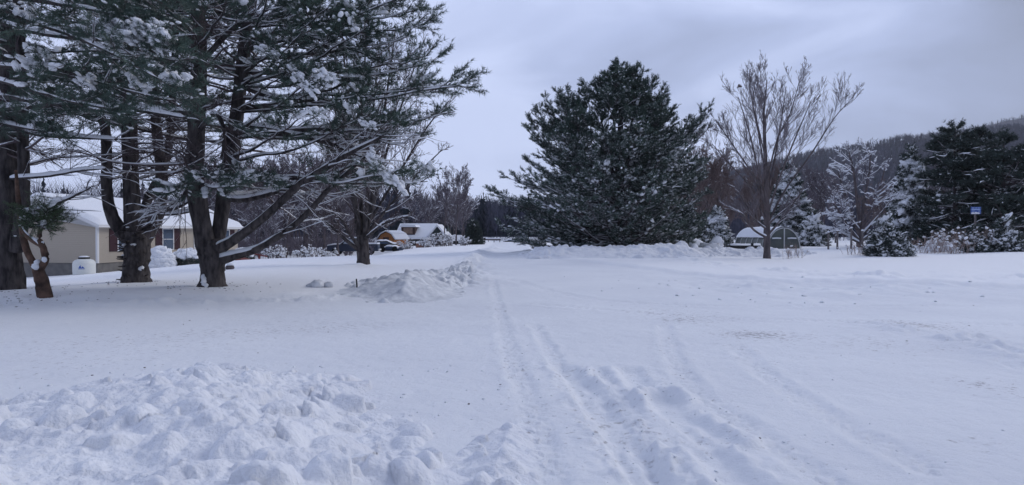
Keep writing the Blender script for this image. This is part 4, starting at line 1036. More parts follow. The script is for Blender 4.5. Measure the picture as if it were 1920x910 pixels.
# dark mixed evergreens on the right
dk = dict(needle='needled', rise=(-0.05, 0.25), sag=0.03, l2=11, l3=5, tl=0.28, tw=0.05, K=9, snowp=0.03, big=0.05, smin=0.045, t0=0.3, frost=0.05, flat=0.14, whorl=0.8, fwd=(0.25, 0.7), pads=0.12, tuftn=2, trunk_r=0.3)
def fat(H, l, r): return [(0.4, l * .8, r * .8), (0.2 * H, l, r), (0.6 * H, l * .95, r * .95), (0.85 * H, l * .7, r * .7), (0.96 * H, l * .4, r * .4), (H, .2, .2)]
for px, yt, D_, l, r, sd, lab in ((1790, 240, 60, 68, 52, 61, 'tall dark evergreen with a ragged top, left one of the pair at the right edge'),
                                 (1880, 262, 57, 58, 70, 62, 'dark evergreen with level snowy branches cut off by the right edge of the photo'),
                                 (1835, 250, 68, 50, 50, 63, 'dark evergreen standing behind the blue sign, between its two darker neighbours')):
    b = ground_at(px, D_); H = at(px, yt, D_)[2] - b[2]; kk = D_ / F
    root, _, _ = conifer('evergreen_tree', lab, b, fat(H, l * kk, r * kk), sd, 105, **dk)
    rng = np.random.default_rng(sd); fo, sn = MB(), MB(); n = 110
    zs = rng.uniform(0.8, H * 0.8, n); a = rng.uniform(-math.pi, 0.2, n); L = rng.uniform(1.8, 4.2, n)
    p = np.stack([np.full(n, b[0]), np.full(n, b[1]), b[2] + zs], 1)
    P1, r1 = grow(rng, p, np.stack([np.cos(a), np.sin(a), rng.uniform(-.1, .2, n)], 1), L, 0.05 + 0 * L, 0.015 + 0 * L, 10, wob=0.12)
    fo.tubes(P1, r1, 5); sn.snowtop(P1, r1, rng, hmin=0.05, cover=0.5)
    fo.build('limb', M['twig'], root, origin=b); sn.build('snow_cover', M['snow'], root, origin=b)
px_conifer('evergreen_shrub', 'dark pointed evergreen bush at the bend of the road', 888, 424, 98, 12, 14, 64, 50, cat='shrub', **dict(sh, tl=0.3, tw=0.07, snowp=0.03, big=0.02))
# ---- low snow-covered bare tree right of the posts
D = 60
bare_tree('bare_tree', 'spreading low tree with every branch lined with snow, behind the posts', ground_at(1611, D), [
    [(1611, 468, D, 9), (1611, 450, D, 9), (1612, 435, D, 8), (1612, 420, D, 7)],
    [(1611, 452, D, 6), (1590, 425, D - .8, 5), (1572, 395, D - 1.4, 4), (1556, 372, D - 1.8, 2)],
    [(1611, 440, D, 6), (1595, 400, D + .6, 5), (1580, 350, D + 1, 4), (1570, 320, D + 1.2, 2)],
    [(1612, 430, D, 6), (1606, 370, D - .6, 5), (1600, 320, D - 1, 4), (1592, 285, D - 1.2, 2)],
    [(1612, 425, D, 6), (1622, 370, D + .6, 5), (1630, 320, D + .8, 3), (1632, 285, D + 1, 2)],
    [(1612, 435, D, 6), (1635, 390, D - .8, 5), (1650, 350, D - 1.2, 3), (1658, 320, D - 1.4, 2)],
    [(1612, 445, D, 6), (1635, 420, D + .6, 5), (1660, 390, D + .8, 3), (1672, 372, D + 1, 2)],
    [(1611, 455, D, 5), (1640, 435, D - .6, 4), (1662, 425, D - 1, 2)],
    [(1611, 455, D, 5), (1585, 442, D - .6, 4), (1562, 428, D - 1, 2)],
    [(1611, 432, D, 5), (1590, 410, D - 1, 4), (1560, 405, D - 1.6, 2)],
], 65, counts=(12, 7, 3), lens=(0.38, 0.45, 0.5), cover=(1.0, 1.0, 1.0, 0.9), zsnow=99, rmin=0.010, up=0.03, ang=(0.4, 0.9), hm=0.11, twig='twigp')

# ------------------------------------------------------------------ background bare trees: a few kinds, copied
def proto_bare(seed, H, spread, mats, cover, name, counts=(13, 7, 4), rmin=0.014, hm=0.05, vase=0.35):
    rng = np.random.default_rng(seed)
    mb = MB()
    z = np.linspace(-0.4, H * 0.92, 16)
    P = np.stack([0.12 * np.cumsum(rng.normal(0, 1, 16)) * 0.5, 0.12 * np.cumsum(rng.normal(0, 1, 16)) * 0.5, z], 1)
    r = np.clip(0.0115 * H * (1 - z / H), 0.015, None)
    mb.tubes(P, r, 7, m=0)
    tr2, cr2, sn2 = MB(), MB(), MB()
    Q, rq = [P], [r]
    for i in range(7):
        k = rng.integers(4, 11); a = rng.random() * 6.28
        L = H * rng.uniform(0.35, 0.55) * spread
        q, rr = grow(rng, P[k][None], np.array([[math.cos(a) * vase * 1.6, math.sin(a) * vase * 1.6, 0.7]]), np.array([L]), [r[k] * 0.6], [0.02], 16, up=0.05, wob=0.07)
        Q.append(q[0]); rq.append(rr[0])
    bare_levels(rng, Q, rq, tr2, cr2, sn2, counts=counts, lens=(0.32, 0.42, 0.5), cover=cover, rmin=rmin, up=0.05, hm=hm, k2=3)
    for src, m in ((tr2, 0), (cr2, 1), (sn2, 2)):
        for v, (f, _) in zip(src.v, src.f):
            pass
        off = 0
        for v, (f, _) in zip(src.v, src.f):
            mb.add(v, f - off, m); off += len(v)
    return mb.build(name, mats)
pal_p = [M['bark2'], M['twigp'], M['snow']]; pal_b = [M['bark2'], M['twigb'], M['snow']]
KIND = [proto_bare(101, 10, 1.0, pal_p, (0.95, 0.8, 0.4, 0.05), 'wood_tree'),
        proto_bare(102, 9, 1.25, pal_p, (1.0, 0.9, 0.5, 0.1), 'wood_tree', vase=0.5),
        proto_bare(103, 11, 0.9, pal_p, (0.8, 0.5, 0.15, 0), 'wood_tree'),
        proto_bare(104, 10, 1.0, pal_b, (0.6, 0.25, 0.05, 0), 'brown_bare_tree', counts=(14, 8, 5)),
        proto_bare(105, 10, 0.8, pal_b, (0.5, 0.2, 0.0, 0), 'brown_bare_tree', counts=(14, 8, 5))]
used = set()
def place(kind, px, D_, h, rng, label, group, name=None):
    src = KIND[kind]
    if kind in used:
        o = src.copy(); COL.objects.link(o)
    else:
        o = src; used.add(kind)
    if name: o.name = name
    b = ground_at(px, D_); H0 = (10, 9, 11, 10, 10)[kind]
    s = h / H0
    o.location = (b[0], b[1], b[2] - 0.05); o.scale = (s * rng.uniform(.85, 1.1), s * rng.uniform(.85, 1.1), s); o.rotation_euler = (rng.normal(0, .03), rng.normal(0, .03), rng.random() * 6.28)
    return tag(o, label, 'tree', group)
rng = np.random.default_rng(200)
G1 = 'bare trees of the wood behind the ranch house'
for i in range(64):
    place(int(rng.integers(0, 3)), rng.uniform(380, 690), rng.uniform(66, 118), rng.uniform(7.5, 12.5), rng, 'slender bare tree of the snowy wood between the ranch house and the road', G1)
for px, D_, h in ((505, 62, 5.5), (590, 66, 6.5), (535, 70, 7), (475, 64, 5)):
    place(1, px, D_, h, rng, 'slender bare tree of the snowy wood between the ranch house and the road', G1)
G2 = 'bare trees behind the house at the far left'
for i in range(18):
    place(int(rng.integers(0, 3)), rng.uniform(-150, 380), rng.uniform(75, 120), rng.uniform(6.5, 9.5), rng, 'bare tree behind the snowy roof of the ranch house', G2)
G3 = 'bare trees by the bend of the road'
for px, D_, h, lab, kd in ((856, 96, 11.6, 'taller of two bare trees by the bend of the road, with a thick dark trunk', 0), (833, 92, 10.2, 'slimmer bare tree just left of the dark-trunked one by the bend', 2)):
    place(kd, px, D_, h, rng, lab, None, 'bare_tree')
for i in range(12):
    place(int(rng.integers(0, 3)), rng.uniform(770, 880), rng.uniform(112, 140), rng.uniform(7, 11), rng, 'bare tree of the copse behind the dark green house', G3)
G4 = 'brown bare trees behind the greenhouse'
for i in range(26):
    place(3 + int(rng.integers(0, 2)), rng.uniform(1255, 1480), rng.uniform(90, 135), rng.uniform(6.5, 11.5), rng, 'russet bare tree of the thicket behind the greenhouse', G4)
for i in range(14):
    place(int(rng.choice([0, 2, 3])), rng.uniform(1500, 1760), rng.uniform(95, 140), rng.uniform(7, 12.5), rng, 'bare tree of the wood between the spruces on the right', 'bare trees between the spruces')
for i in range(8):
    place(int(rng.choice([0, 2, 3])), rng.uniform(1740, 2050), rng.uniform(72, 90), rng.uniform(7, 10.5), rng, 'bare tree standing among the dark evergreens at the right', 'bare trees among the right evergreens')
for i in range(4):
    place(3 + i % 2, 1308 + 14 * i, 70 + 3 * i, (10.8, 11.5, 11, 10)[i], rng, 'thin pale bare tree rising between the big pine and the maple', 'thin bare trees left of the maple')

# ------------------------------------------------------------------ hills and far-off woods
def ridge_mesh(name, prof, D0, D1, depth, seed, material):
    prof = np.array(prof, float)
    u = np.linspace(prof[0, 0], prof[-1, 0], 260); top = np.interp(u, prof[:, 0], prof[:, 1])
    Dr = np.interp(u, [prof[0, 0], prof[-1, 0]], [D0, D1])
    rows = 40; V = []
    for j in range(rows):
        t = j / (rows - 1)
        for i in range(len(u)):
            Dd = Dr[i] - depth * (1 - t)
            zt = at(u[i], top[i], Dr[i])[2]
            s = t ** 1.15
            x = (u[i] - 960) / F * Dd
            V.append((x, Dd, -1 + (zt + 1) * s))
    V = np.array(V)
    V[:, 2] += 10 * fbm(V[:, 0] * 0.012, V[:, 1] * 0.012, 4, seed) * np.clip(V[:, 2] / 40, 0, 1)
    k = len(u)
    back = V[-k:].copy(); back[:, 1] += depth * 0.8; back[:, 2] = -2
    V = np.concatenate([V, back]); rows += 1
    i = np.arange(rows - 1)[:, None]; j = np.arange(k - 1)[None]
    f = np.stack([i * k + j, i * k + j + 1, (i + 1) * k + j + 1, (i + 1) * k + j], -1).reshape(-1, 4)
    mb = MB(); mb.add(V, f); o = mb.build(name, material); tag(o, kind='structure')
    return V[:-k].reshape(rows - 1, k, 3)
H1 = ridge_mesh('wooded_hill', [(700, 425), (900, 402), (1000, 388), (1150, 365), (1300, 338), (1400, 322), (1500, 303), (1600, 284), (1700, 268), (1800, 255), (1900, 246), (2100, 230), (2500, 230)], 1150, 1020, 760, 1, M['hill'])
H2 = ridge_mesh('distant_mountain', [(1500, 320), (1700, 270), (1800, 243), (1860, 230), (1920, 217), (2000, 205), (2200, 190), (2600, 200)], 2300, 2150, 900, 2, M['hill'])
H3 = ridge_mesh('low_hill', [(-600, 400), (0, 405), (400, 408), (700, 412), (850, 408), (960, 402), (1200, 400), (1500, 410)], 480, 520, 160, 3, M['hill'])

def far_trees(pos, h, w, rng, mb, nt=16, tw=0.35):
    """many small leafless trees: a stem and rising twigs, as slim blades."""
    N = len(pos)
    a = rng.random((N, nt)) * 6.28; q = rng.uniform(0.15, 0.7, (N, nt)); ln = rng.uniform(0.25, 0.5, (N, nt)) * (1.15 - 0.5 * q)
    b = pos[:, None] + np.stack([0 * a, 0 * a, q * h[:, None]], -1)
    d = np.stack([np.cos(a) * w[:, None] * ln * 2, np.sin(a) * w[:, None] * ln * 2, ln * h[:, None]], -1)
    s = nrm(np.cross(d, rng.standard_normal(d.shape))) * tw * 0.5
    V = np.stack([b - s, b + s, b + d], 2).reshape(-1, 3)
    mb.add(V, np.arange(len(V)).reshape(-1, 3), 0)
    s = np.zeros((N, 3)); s[:, 0] = tw * 0.5
    V = np.stack([pos - s, pos + s, pos + np.stack([0 * h, 0 * h, h], -1)], 1).reshape(-1, 3)
    mb.add(V, np.arange(len(V)).reshape(-1, 3), 0)
def far_cones(pos, h, w, rng, mb, nt=26):
    N = len(pos)
    q = rng.random((N, nt)) ** 1.3; a = rng.random((N, nt)) * 6.28; rad = w[:, None] * (1 - q)
    b = pos[:, None] + np.stack([0 * a, 0 * a, (0.12 + 0.88 * q) * h[:, None]], -1)
    e = b + np.stack([np.cos(a) * rad, np.sin(a) * rad, -0.12 * rad + 0.04 * h[:, None]], -1)
    s = np.zeros(b.shape); s[..., 2] = 0.06 * h[:, None]
    V = np.stack([b - s, b + s, e], 2).reshape(-1, 3); mb.add(V, np.arange(len(V)).reshape(-1, 3), 1)
rng = np.random.default_rng(300)
def wood_on(name, V, n, hr, seed, mats, conif=0.12, edge=0.35):
    rng = np.random.default_rng(seed); mb = MB()
    i = (rng.random(n) ** (0.8) * (V.shape[0] - 1)); j = rng.random(n) * (V.shape[1] - 1)
    i[: int(n * edge * 0.4)] = V.shape[0] - 1 - rng.random(int(n * edge * 0.4)) * 2
    i0 = np.minimum(i.astype(int), V.shape[0] - 2); j0 = np.minimum(j.astype(int), V.shape[1] - 2)
    fi = (i - i0)[:, None]; fj = (j - j0)[:, None]
    pos = (V[i0, j0] * (1 - fi) + V[i0 + 1, j0] * fi) * (1 - fj) + (V[i0, j0 + 1] * (1 - fi) + V[i0 + 1, j0 + 1] * fi) * fj
    h = rng.uniform(*hr, n); c = rng.random(n) < conif
    far_trees(pos[~c], h[~c], h[~c] * 0.35, rng, mb, nt=15, tw=0.35 if hr[1] < 13 else 0.5)
    far_cones(pos[c], h[c] * 1.0, h[c] * 0.25, rng, mb)
    o = mb.build(name, mats, smooth=False); return tag(o, kind='stuff')
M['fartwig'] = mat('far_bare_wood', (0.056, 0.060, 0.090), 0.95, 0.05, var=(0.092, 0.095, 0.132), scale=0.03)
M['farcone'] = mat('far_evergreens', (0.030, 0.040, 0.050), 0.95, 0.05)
fm = [M['fartwig'], M['farcone']]
tag(wood_on('hillside_wood', H1, 16000, (9, 14), 1, fm, 0.15), 'bare wood covering the hillside on the right', 'wood')
tag(wood_on('mountain_wood', H2, 6000, (11, 17), 2, fm, 0.2), 'wood on the distant mountain at the right edge', 'wood')
tag(wood_on('valley_wood', H3, 5000, (10, 16), 3, fm, 0.2), 'far-off bare wood along the horizon', 'wood')
def belt(name, label, px0, px1, D0, D1, n, hr, conif, seed, mats, tw=0.12, w=0.3):
    rng = np.random.default_rng(seed); mb = MB()
    px = rng.uniform(px0, px1, n); D_ = rng.uniform(D0, D1, n); x = (px - 960) / F * D_
    pos = np.stack([x, D_, base_z(x, D_) - 0.1], 1); h = rng.uniform(*hr, n); c = rng.random(n) < conif
    far_trees(pos[~c], h[~c], h[~c] * w, rng, mb, nt=40, tw=tw); far_cones(pos[c], h[c] * 1.05, h[c] * 0.22, rng, mb, 60)
    return tag(mb.build(name, mats, smooth=False), label, 'wood', kind='stuff')
belt('backdrop_wood', 'dense grey wood seen behind the ranch house and the parked truck', -500, 790, 125, 260, 1200, (10, 17), 0.12, 5, fm)
belt('undergrowth', 'tangled low brush along the edge of the wood beyond the lawn', 300, 700, 68, 120, 420, (1.0, 3.2), 0.0, 8, [M['twigp'], M['farcone']], tw=0.05, w=0.55)
belt('backdrop_wood', 'dark wood at the end of the road', 780, 1130, 170, 300, 420, (9, 13), 0.35, 6, fm)
belt('backdrop_wood', 'brown wood at the foot of the hill on the right', 1130, 2300, 140, 280, 1100, (8, 14), 0.08, 7, [M['fartwig'], M['farcone']])

# ------------------------------------------------------------------ shrubs and weeds
def twig_shrub(name, label, px, D_, h, w, n, seed, material='weed', snowy=0.3, group=None, cat='shrub', rad=0.006):
    rng = np.random.default_rng(seed); b = ground_at(px, D_)
    root = thing(name, label, cat, b, group=group); mb, sn = MB(), MB()
    p = b + np.stack([rng.normal(0, w * 0.35, n), rng.normal(0, w * 0.35, n), np.full(n, -0.05)], 1)
    d = np.stack([rng.normal(0, .25, n), rng.normal(0, .25, n), np.ones(n)], 1)
    L = h * rng.uniform(0.5, 1.1, n)
    P1, r1 = grow(rng, p, d, L, rad * 1.4 + 0 * L, rad * .7 + 0 * L, 7, wob=0.09); mb.tubes(P1, r1, 3)
    p, d, t, pi = spawn(rng, P1, 5, 0.3, 1, 0.3, 0.8)
    P2, r2 = grow(rng, p, d, L[pi] * 0.3, rad * .8 + 0 * t, rad * .5 + 0 * t, 4, up=0.05, wob=0.1); mb.tubes(P2, r2, 3)
    q = P2[rng.random(len(P2)) < snowy][:, 2]
    sn.lumps(q, rng.uniform(.5, 1.3, (len(q), 1)) * np.array([[.09, .07, .05]]) * (h / 1.0) ** .5, rng, rough=0.2)
    mb.build('stem', M[material], root, origin=b); so_ = sn.build('snow_cover', M['snow'], root, origin=b)
    if so_: so_['kind'] = 'stuff'
twig_shrub('dry_weed', 'thin dry weed stalks just right of the maple trunk', 1478, 42.5, 1.0, 0.6, 12, 71, snowy=0.03, cat='weed', group='dry weeds on the right verge')
twig_shrub('dry_weed', 'bushier dry weed stalks standing a little further right of the maple', 1497, 43, 1.15, 0.6, 16, 72, snowy=0.03, cat='weed', group='dry weeds on the right verge')
for i, (px, h, lab) in enumerate(((1612, .9, 'dry weed clump left of the round evergreen shrub'), (1735, 1.2, 'leftmost pale weed clump right of the round evergreen shrub'), (1762, 1.5, 'second pale weed clump right of the round evergreen shrub'), (1788, 1.7, 'reddish weed clump left of the little dark evergreen'), (1845, 1.6, 'snowy reddish weed clump just right of the little dark evergreen'), (1868, 1.5, 'pale weed clump left of the dark shrub at the right edge'))):
    twig_shrub('dry_weed', lab, px, 46 + (i % 3), h, 1.3, 46, 73 + i, snowy=0.14, cat='weed', group='dry weeds on the right verge', rad=0.008)
for i, (px, D_, h, w, lab) in enumerate(((822, 84, 1.5, 1.2, 'snow-covered bush left of the slim bare tree by the far house'), (838, 86, 1.6, 1.2, 'snow-covered bush between the two bare trees by the bend'), (870, 88, 1.2, 1.0, 'low snow-covered bush right of the dark-trunked bare tree'), (760, 76, 1.0, 1.4, 'low snowy bush in front of the orange shed'), (800, 78, 1.1, 1.2, 'snowy bush in front of the dark green house'), (575, 60, 1.1, 1.2, 'twiggy snowy bush left of the parked truck'), (520, 62, 1.2, 1.4, 'twiggy snowy bush beyond the red railing'), (610, 64, 1.0, 1.2, 'twiggy bush close to the hood of the parked truck'))):
    twig_shrub('snowy_bush', lab, px, D_, h, w, 60, 90 + i, material='twig', snowy=0.55, rad=0.012)

def yew(px, D_, w, h, seed, label, snowtop=0.6, clumps=240):
    rng = np.random.default_rng(seed); b = ground_at(px, D_); b[2] -= 0.05
    root = thing('evergreen_shrub', label, 'shrub', b)
    fo, sn = MB(), MB(); n = clumps * 4
    a = rng.random(n) * 6.28; e = np.arcsin(rng.random(n)); rr = rng.uniform(0.75, 1.02, n)
    d = np.stack([np.cos(a) * np.cos(e), np.sin(a) * np.cos(e), np.sin(e)], 1)
    P = b + d * rr[:, None] * np.array([w, w * 0.8, h])
    fo.tufts(P, d, 10, 0.14, 0.02, rng)
    P0 = np.repeat(b[None] + [[0, 0, 0.05]], 40, 0); fo.tubes(bez(P0, P[:40], 0, 5, rng), np.full((40, 5), 0.01), 3, m=1)
    m = (d[:, 2] > 1 - snowtop) & (rng.random(n) < 0.6)
    sn.lumps(P[m] + [0, 0, .06], rng.uniform(.7, 1.4, (m.sum(), 1)) * np.array([[.22, .2, .10]]), rng, hi=True, rough=0.06)
    fo.build('foliage', [M['needled'], M['twig']], root, origin=b); sn.build('snow_cover', M['snow'], root, origin=b)
yew(299, 41.5, 0.85, 1.25, 21, 'shrub almost buried under a tall mound of snow by the house front', 0.95)
yew(350, 42.5, 1.05, 0.95, 22, 'dark yew with a thick snow cap below the house window', 0.35)
yew(455, 50, 0.8, 0.8, 23, 'low dark shrub with snow behind the red railing', 0.5)

# ------------------------------------------------------------------ ranch house
def H_(root):
    def part(name, m, fn, parent=None, smooth=False):
        mb = MB(); fn(mb); return mb.build(name, m, parent or root, smooth=smooth)
    return part
A = at(183, 512, 40); Bq = at(446, 487, 54)
dx, dy = Bq[0] - A[0], Bq[1] - A[1]; LH = math.hypot(dx, dy); rz = math.atan2(dy, dx)
ux, uy = dx / LH, dy / LH
root = thing('ranch_house', 'tan single-storey house with snowy roof and maroon shutters behind the pines', 'house', A, rz)
part = H_(root)
def sx(px):
    k_ = (px - 960) / F
    return (k_ * A[1] - A[0]) / (ux - k_ * uy)
W = 8.0; ZF, ZE = 0.58, 2.95; RISE = 1.65
part('foundation', M['foundation'], lambda b: b.box(0.06, LH - .06, 0.06, W - .06, -0.6, ZF))
def walls(b):
    b.box(0, LH, 0, W, ZF + .004, ZE)
    b.prism([(0.0, ZE), (W, ZE), (W / 2, ZE + RISE)], 'x', 0.0, 0.02); b.prism([(0.0, ZE), (W, ZE), (W / 2, ZE + RISE)], 'x', LH - .02, LH)
part('wall', M['siding'], walls)
def roofpoly(t0, t1, ov):
    s = RISE / (W / 2)
    return [(-ov, ZE - s * ov + t0), (W / 2, ZE + RISE + t0), (W + ov, ZE - s * ov + t0), (W + ov, ZE - s * ov + t1), (W / 2, ZE + RISE + t1), (-ov, ZE - s * ov + t1)]
part('roof', M['brown'], lambda b: b.prism(roofpoly(0.02, 0.10, .38), 'x', -.32, LH + .32))
def fascia(b):
    s = RISE / (W / 2); e = ZE - s * .38
    b.box(-.34, LH + .34, -.42, -.385, e - .06, e + .12)
    b.box(0, LH, -.38, -.003, e - .06, e - .035)
    for q in (-.345, LH + .325): b.prism([(-.38, e - .1), (W / 2, ZE + RISE - .1), (W + .38, e - .1), (W + .38, e + .1), (W / 2, ZE + RISE + .1), (-.38, e + .1)], 'x', q, q + .02)
part('fascia', M['white'], fascia)
def corner(b):
    b.box(-.03, .10, -.03, -.003, ZF, ZE - .03); b.box(-.03, -.003, -.003, .10, ZF, ZE - .03)
part('corner_trim', M['white'], corner)
def roof_snow(b):
    rng = np.random.default_rng(5); nx, ny = 60, 24; s = RISE / (W / 2)
    X = np.linspace(-.36, LH + .36, nx); Yv = np.linspace(-.44, W + .44, ny)
    GX, GY = np.meshgrid(X, Yv, indexing='ij')
    roof = ZE + RISE - s * np.abs(GY - W / 2)
    th = 0.24 + 0.06 * fbm(GX * .7, GY * .7, 3, 4)
    ed = np.minimum(np.minimum(GX - X[0], X[-1] - GX) / .18, np.minimum(GY - Yv[0], Yv[-1] - GY) / .18); th = th * np.clip(ed, 0.0, 1) ** .5
    top = np.stack([GX, GY, roof + .105 + th], -1).reshape(-1, 3); bot = np.stack([GX, GY, roof + .103 + 0 * th], -1).reshape(-1, 3)
    i = np.arange(nx - 1)[:, None]; j = np.arange(ny - 1)[None]
    f = np.stack([i * ny + j, (i + 1) * ny + j, (i + 1) * ny + j + 1, i * ny + j + 1], -1).reshape(-1, 4)
    b.add(top, f)
part('snow_cover', M['snow'], roof_snow, smooth=True)
def window(x0, x1, z0, z1, shut=(1, 1), grid=False):
    w = part('window', M['white'], lambda b: [b.box(x0 - .07, x1 + .07, -.05, -.003, z0 - .07, z0), b.box(x0 - .07, x1 + .07, -.05, -.003, z1, z1 + .07), b.box(x0 - .07, x0, -.05, -.003, z0, z1), b.box(x1, x1 + .07, -.05, -.003, z0, z1), b.box(x0, x1, -.035, -.022, (z0 + z1) / 2 - .02, (z0 + z1) / 2 + .02)] +
             ([b.box(x0 + (x1 - x0) * q / 4 - .012, x0 + (x1 - x0) * q / 4 + .012, -.035, -.022, z0, z1) for q in (1, 2, 3)] + [b.box(x0, x1, -.036, -.021, z0 + (z1 - z0) * q / 6 - .012, z0 + (z1 - z0) * q / 6 + .012) for q in (1, 2, 4, 5)] if grid else []))
    part('pane', M['glass'], lambda b: b.box(x0, x1, -.02, -.004, z0, z1), w)
    sw = 0.62
    if shut[0]: part('shutter', M['maroon'], lambda b: b.box(x0 - .08 - sw, x0 - .08, -.045, -.004, z0 - .05, z1 + .05))
    if shut[1]: part('shutter', M['maroon'], lambda b: b.box(x1 + .08, x1 + .08 + sw, -.045, -.004, z0 - .05, z1 + .05))
window(sx(221), sx(221) + 1.5, 1.30, 2.62)
window(sx(305), sx(324), 1.30, 2.66)
window(sx(364), sx(378), 1.35, 2.62, (0, 0), True)
window(sx(421), sx(429), 1.45, 2.62)
part('door', M['white'], lambda b: b.box(sx(392), sx(392) + .95, -.04, -.003, ZF + .02, 2.68))

# propane tank by the gable
c = at(158, 515, 38.4)
root = thing('propane_tank', 'squat white upright gas tank with a blue emblem beside the house wall', 'tank', c)
part = H_(root)
def lathe(b, prof, k=28, m=0):
    a = np.arange(k) * 2 * math.pi / k
    V = np.array([[r * math.cos(t), r * math.sin(t), z] for r, z in prof for t in a]); n = len(prof)
    i = np.arange(n - 1)[:, None]; j = np.arange(k)[None]
    b.add(V, np.stack([i * k + j, i * k + (j + 1) % k, (i + 1) * k + (j + 1) % k, (i + 1) * k + j], -1).reshape(-1, 4), m)
part('body', M['tank'], lambda b: lathe(b, [(0, -.1), (.5, -.1), (.56, 0), (.58, .2), (.58, .62), (.55, .74), (.45, .84), (.3, .9), (0, .92)]), smooth=True)
part('valve_cover', M['black'], lambda b: lathe(b, [(0, .9), (.30, .885), (.30, .98), (.27, 1.0), (0, 1.0)]), smooth=True)
part('snow_cover', M['snow'], lambda b: lathe(b, [(0, 1.08), (.15, 1.075), (.26, 1.03), (.27, 1.003), (0, 1.003)]), smooth=True)
def emblem(b):
    def pt(u, v):
        a = -math.pi / 2 + 0.33 + u / .585; return (.585 * math.cos(a), .585 * math.sin(a), v)
    for (u0, u1, um, v0, v1) in ((-.15, .0, -.05, .38, .58), (-.02, .16, .06, .38, .50)):
        b.add([pt(u0, v0), pt((u0 + u1) / 2, v0), pt(u1, v0), pt(um, v1)], [[0, 1, 3], [1, 2, 3]])
    b.add([pt(-.16, .33), pt(0, .33), pt(.17, .33), pt(.17, .36), pt(0, .36), pt(-.16, .36)], [[0, 1, 4, 5], [1, 2, 3, 4]])
part('emblem', M['blue'], emblem)

# red railing / ramp
c = at(432, 489, 45)
root = thing('entrance_ramp', 'dark red wooden ramp with railing right of the large pine trunk', 'ramp', c, R(-8))
part = H_(root)
w_ = lambda px: (px - 432) / F * 45
part('deck', M['redwood'], lambda b: b.prism([(w_(424), .10), (w_(462), -.06), (w_(462), .02), (w_(424), .34)], 'y', 0, 1.1))
part('handrail', M['redwood'], lambda b: b.prism([(w_(428), .62), (w_(490), .22), (w_(490), .30), (w_(428), .70)], 'y', 1.0, 1.06))
for px, zt in ((474, .33), (430, .66)):
    part('post', M['redwood'], lambda b: b.box(w_(px) - .045, w_(px) + .045, .985, 1.075, -.4, zt))
part('snow_cover', M['snow'], lambda b: b.prism([(w_(428), .705), (w_(460), .50), (w_(460), .58), (w_(440), .80), (w_(430), .82)], 'y', .95, 1.4))

# ------------------------------------------------------------------ small yard things
b = on_plane(669, 543); b[2] = float(gz(b[0], b[1])[0])
root = thing('marker_stake', 'thin dark driveway stake upright in the snow beside the grey heap', 'stake', b)
mb = MB(); mb.tubes(np.array([[0, 0, -.3], [0.005, 0, .1], [-.01, 0, .305]]), np.array([.024, .024, .022]), 8); mb.add([[-.032, -.02, .305], [.012, -.02, .305], [.012, .02, .305], [-.032, .02, .305], [-.01, 0, .312]], [[0, 1, 4], [1, 2, 4], [2, 3, 4], [3, 0, 4]]); mb.build('pole', M['black'], root)
b = at(431, 516, 30); b[2] = float(gz(b[0], b[1])[0])
root = thing('garden_rock', 'small dark rock capped with snow on the lawn right of the large pine', 'rock', b)
rng = np.random.default_rng(8)
mb = MB(); mb.lumps(np.array([[0, 0, .08]]), np.array([[.19, .15, .13]]), rng, D=np.array([[1., 0, 0]]), hi=True, rough=.06); mb.build('stone', M['bark2'], root)
mb = MB(); mb.lumps(np.array([[0, 0, .21], [-.05, 0, .23]]), np.array([[.15, .12, .07], [.09, .09, .07]]), rng, D=np.array([[1., 0, 0], [1, 0, 0]]), hi=True, rough=.05); mb.build('snow_cover', M['snow'], root)
b = on_plane(595, 541); b[2] = float(gz(b[0], b[1])[0]) + .01
mb = MB(); mb.lumps(np.array([[0, 0, .06], [.3, .1, .04], [-.25, .05, .02]]), np.array([[.26, .2, .16], [.2, .15, .1], [.14, .12, .08]]), rng, hi=True, rough=.07)
tag(mb.build('snow_clod', M['greysnow']), 'lump of grey snow on the lawn edge left of the thin stake', 'snow clod').location = b
b = at(473, 730, 6.6)
root = thing('twig', 'single dark twig sticking out of the foreground snow bank', 'twig', b)
mb = MB(); mb.tubes(np.array([[0, 0, -.25], [.01, 0, -.02], [-.012, .01, .03], [-.02, .01, .05]]), np.array([.006, .006, .005, .003]), 5); mb.tubes(np.array([[0.005, 0, -.02], [.02, 0, -.012], [.032, .01, .0]]), np.array([.005, .004, .003]), 5); mb.build('stem', M['twig'], root)

# ------------------------------------------------------------------ hoop greenhouse
b = ground_at(1436, 62); b[2] = at(1440, 467, 62)[2] - .05
ang = R(35)
root = thing('hoop_greenhouse', 'low rounded hoop greenhouse roofed with snow behind the maple trunk', 'greenhouse', b, 0)
part = H_(root)
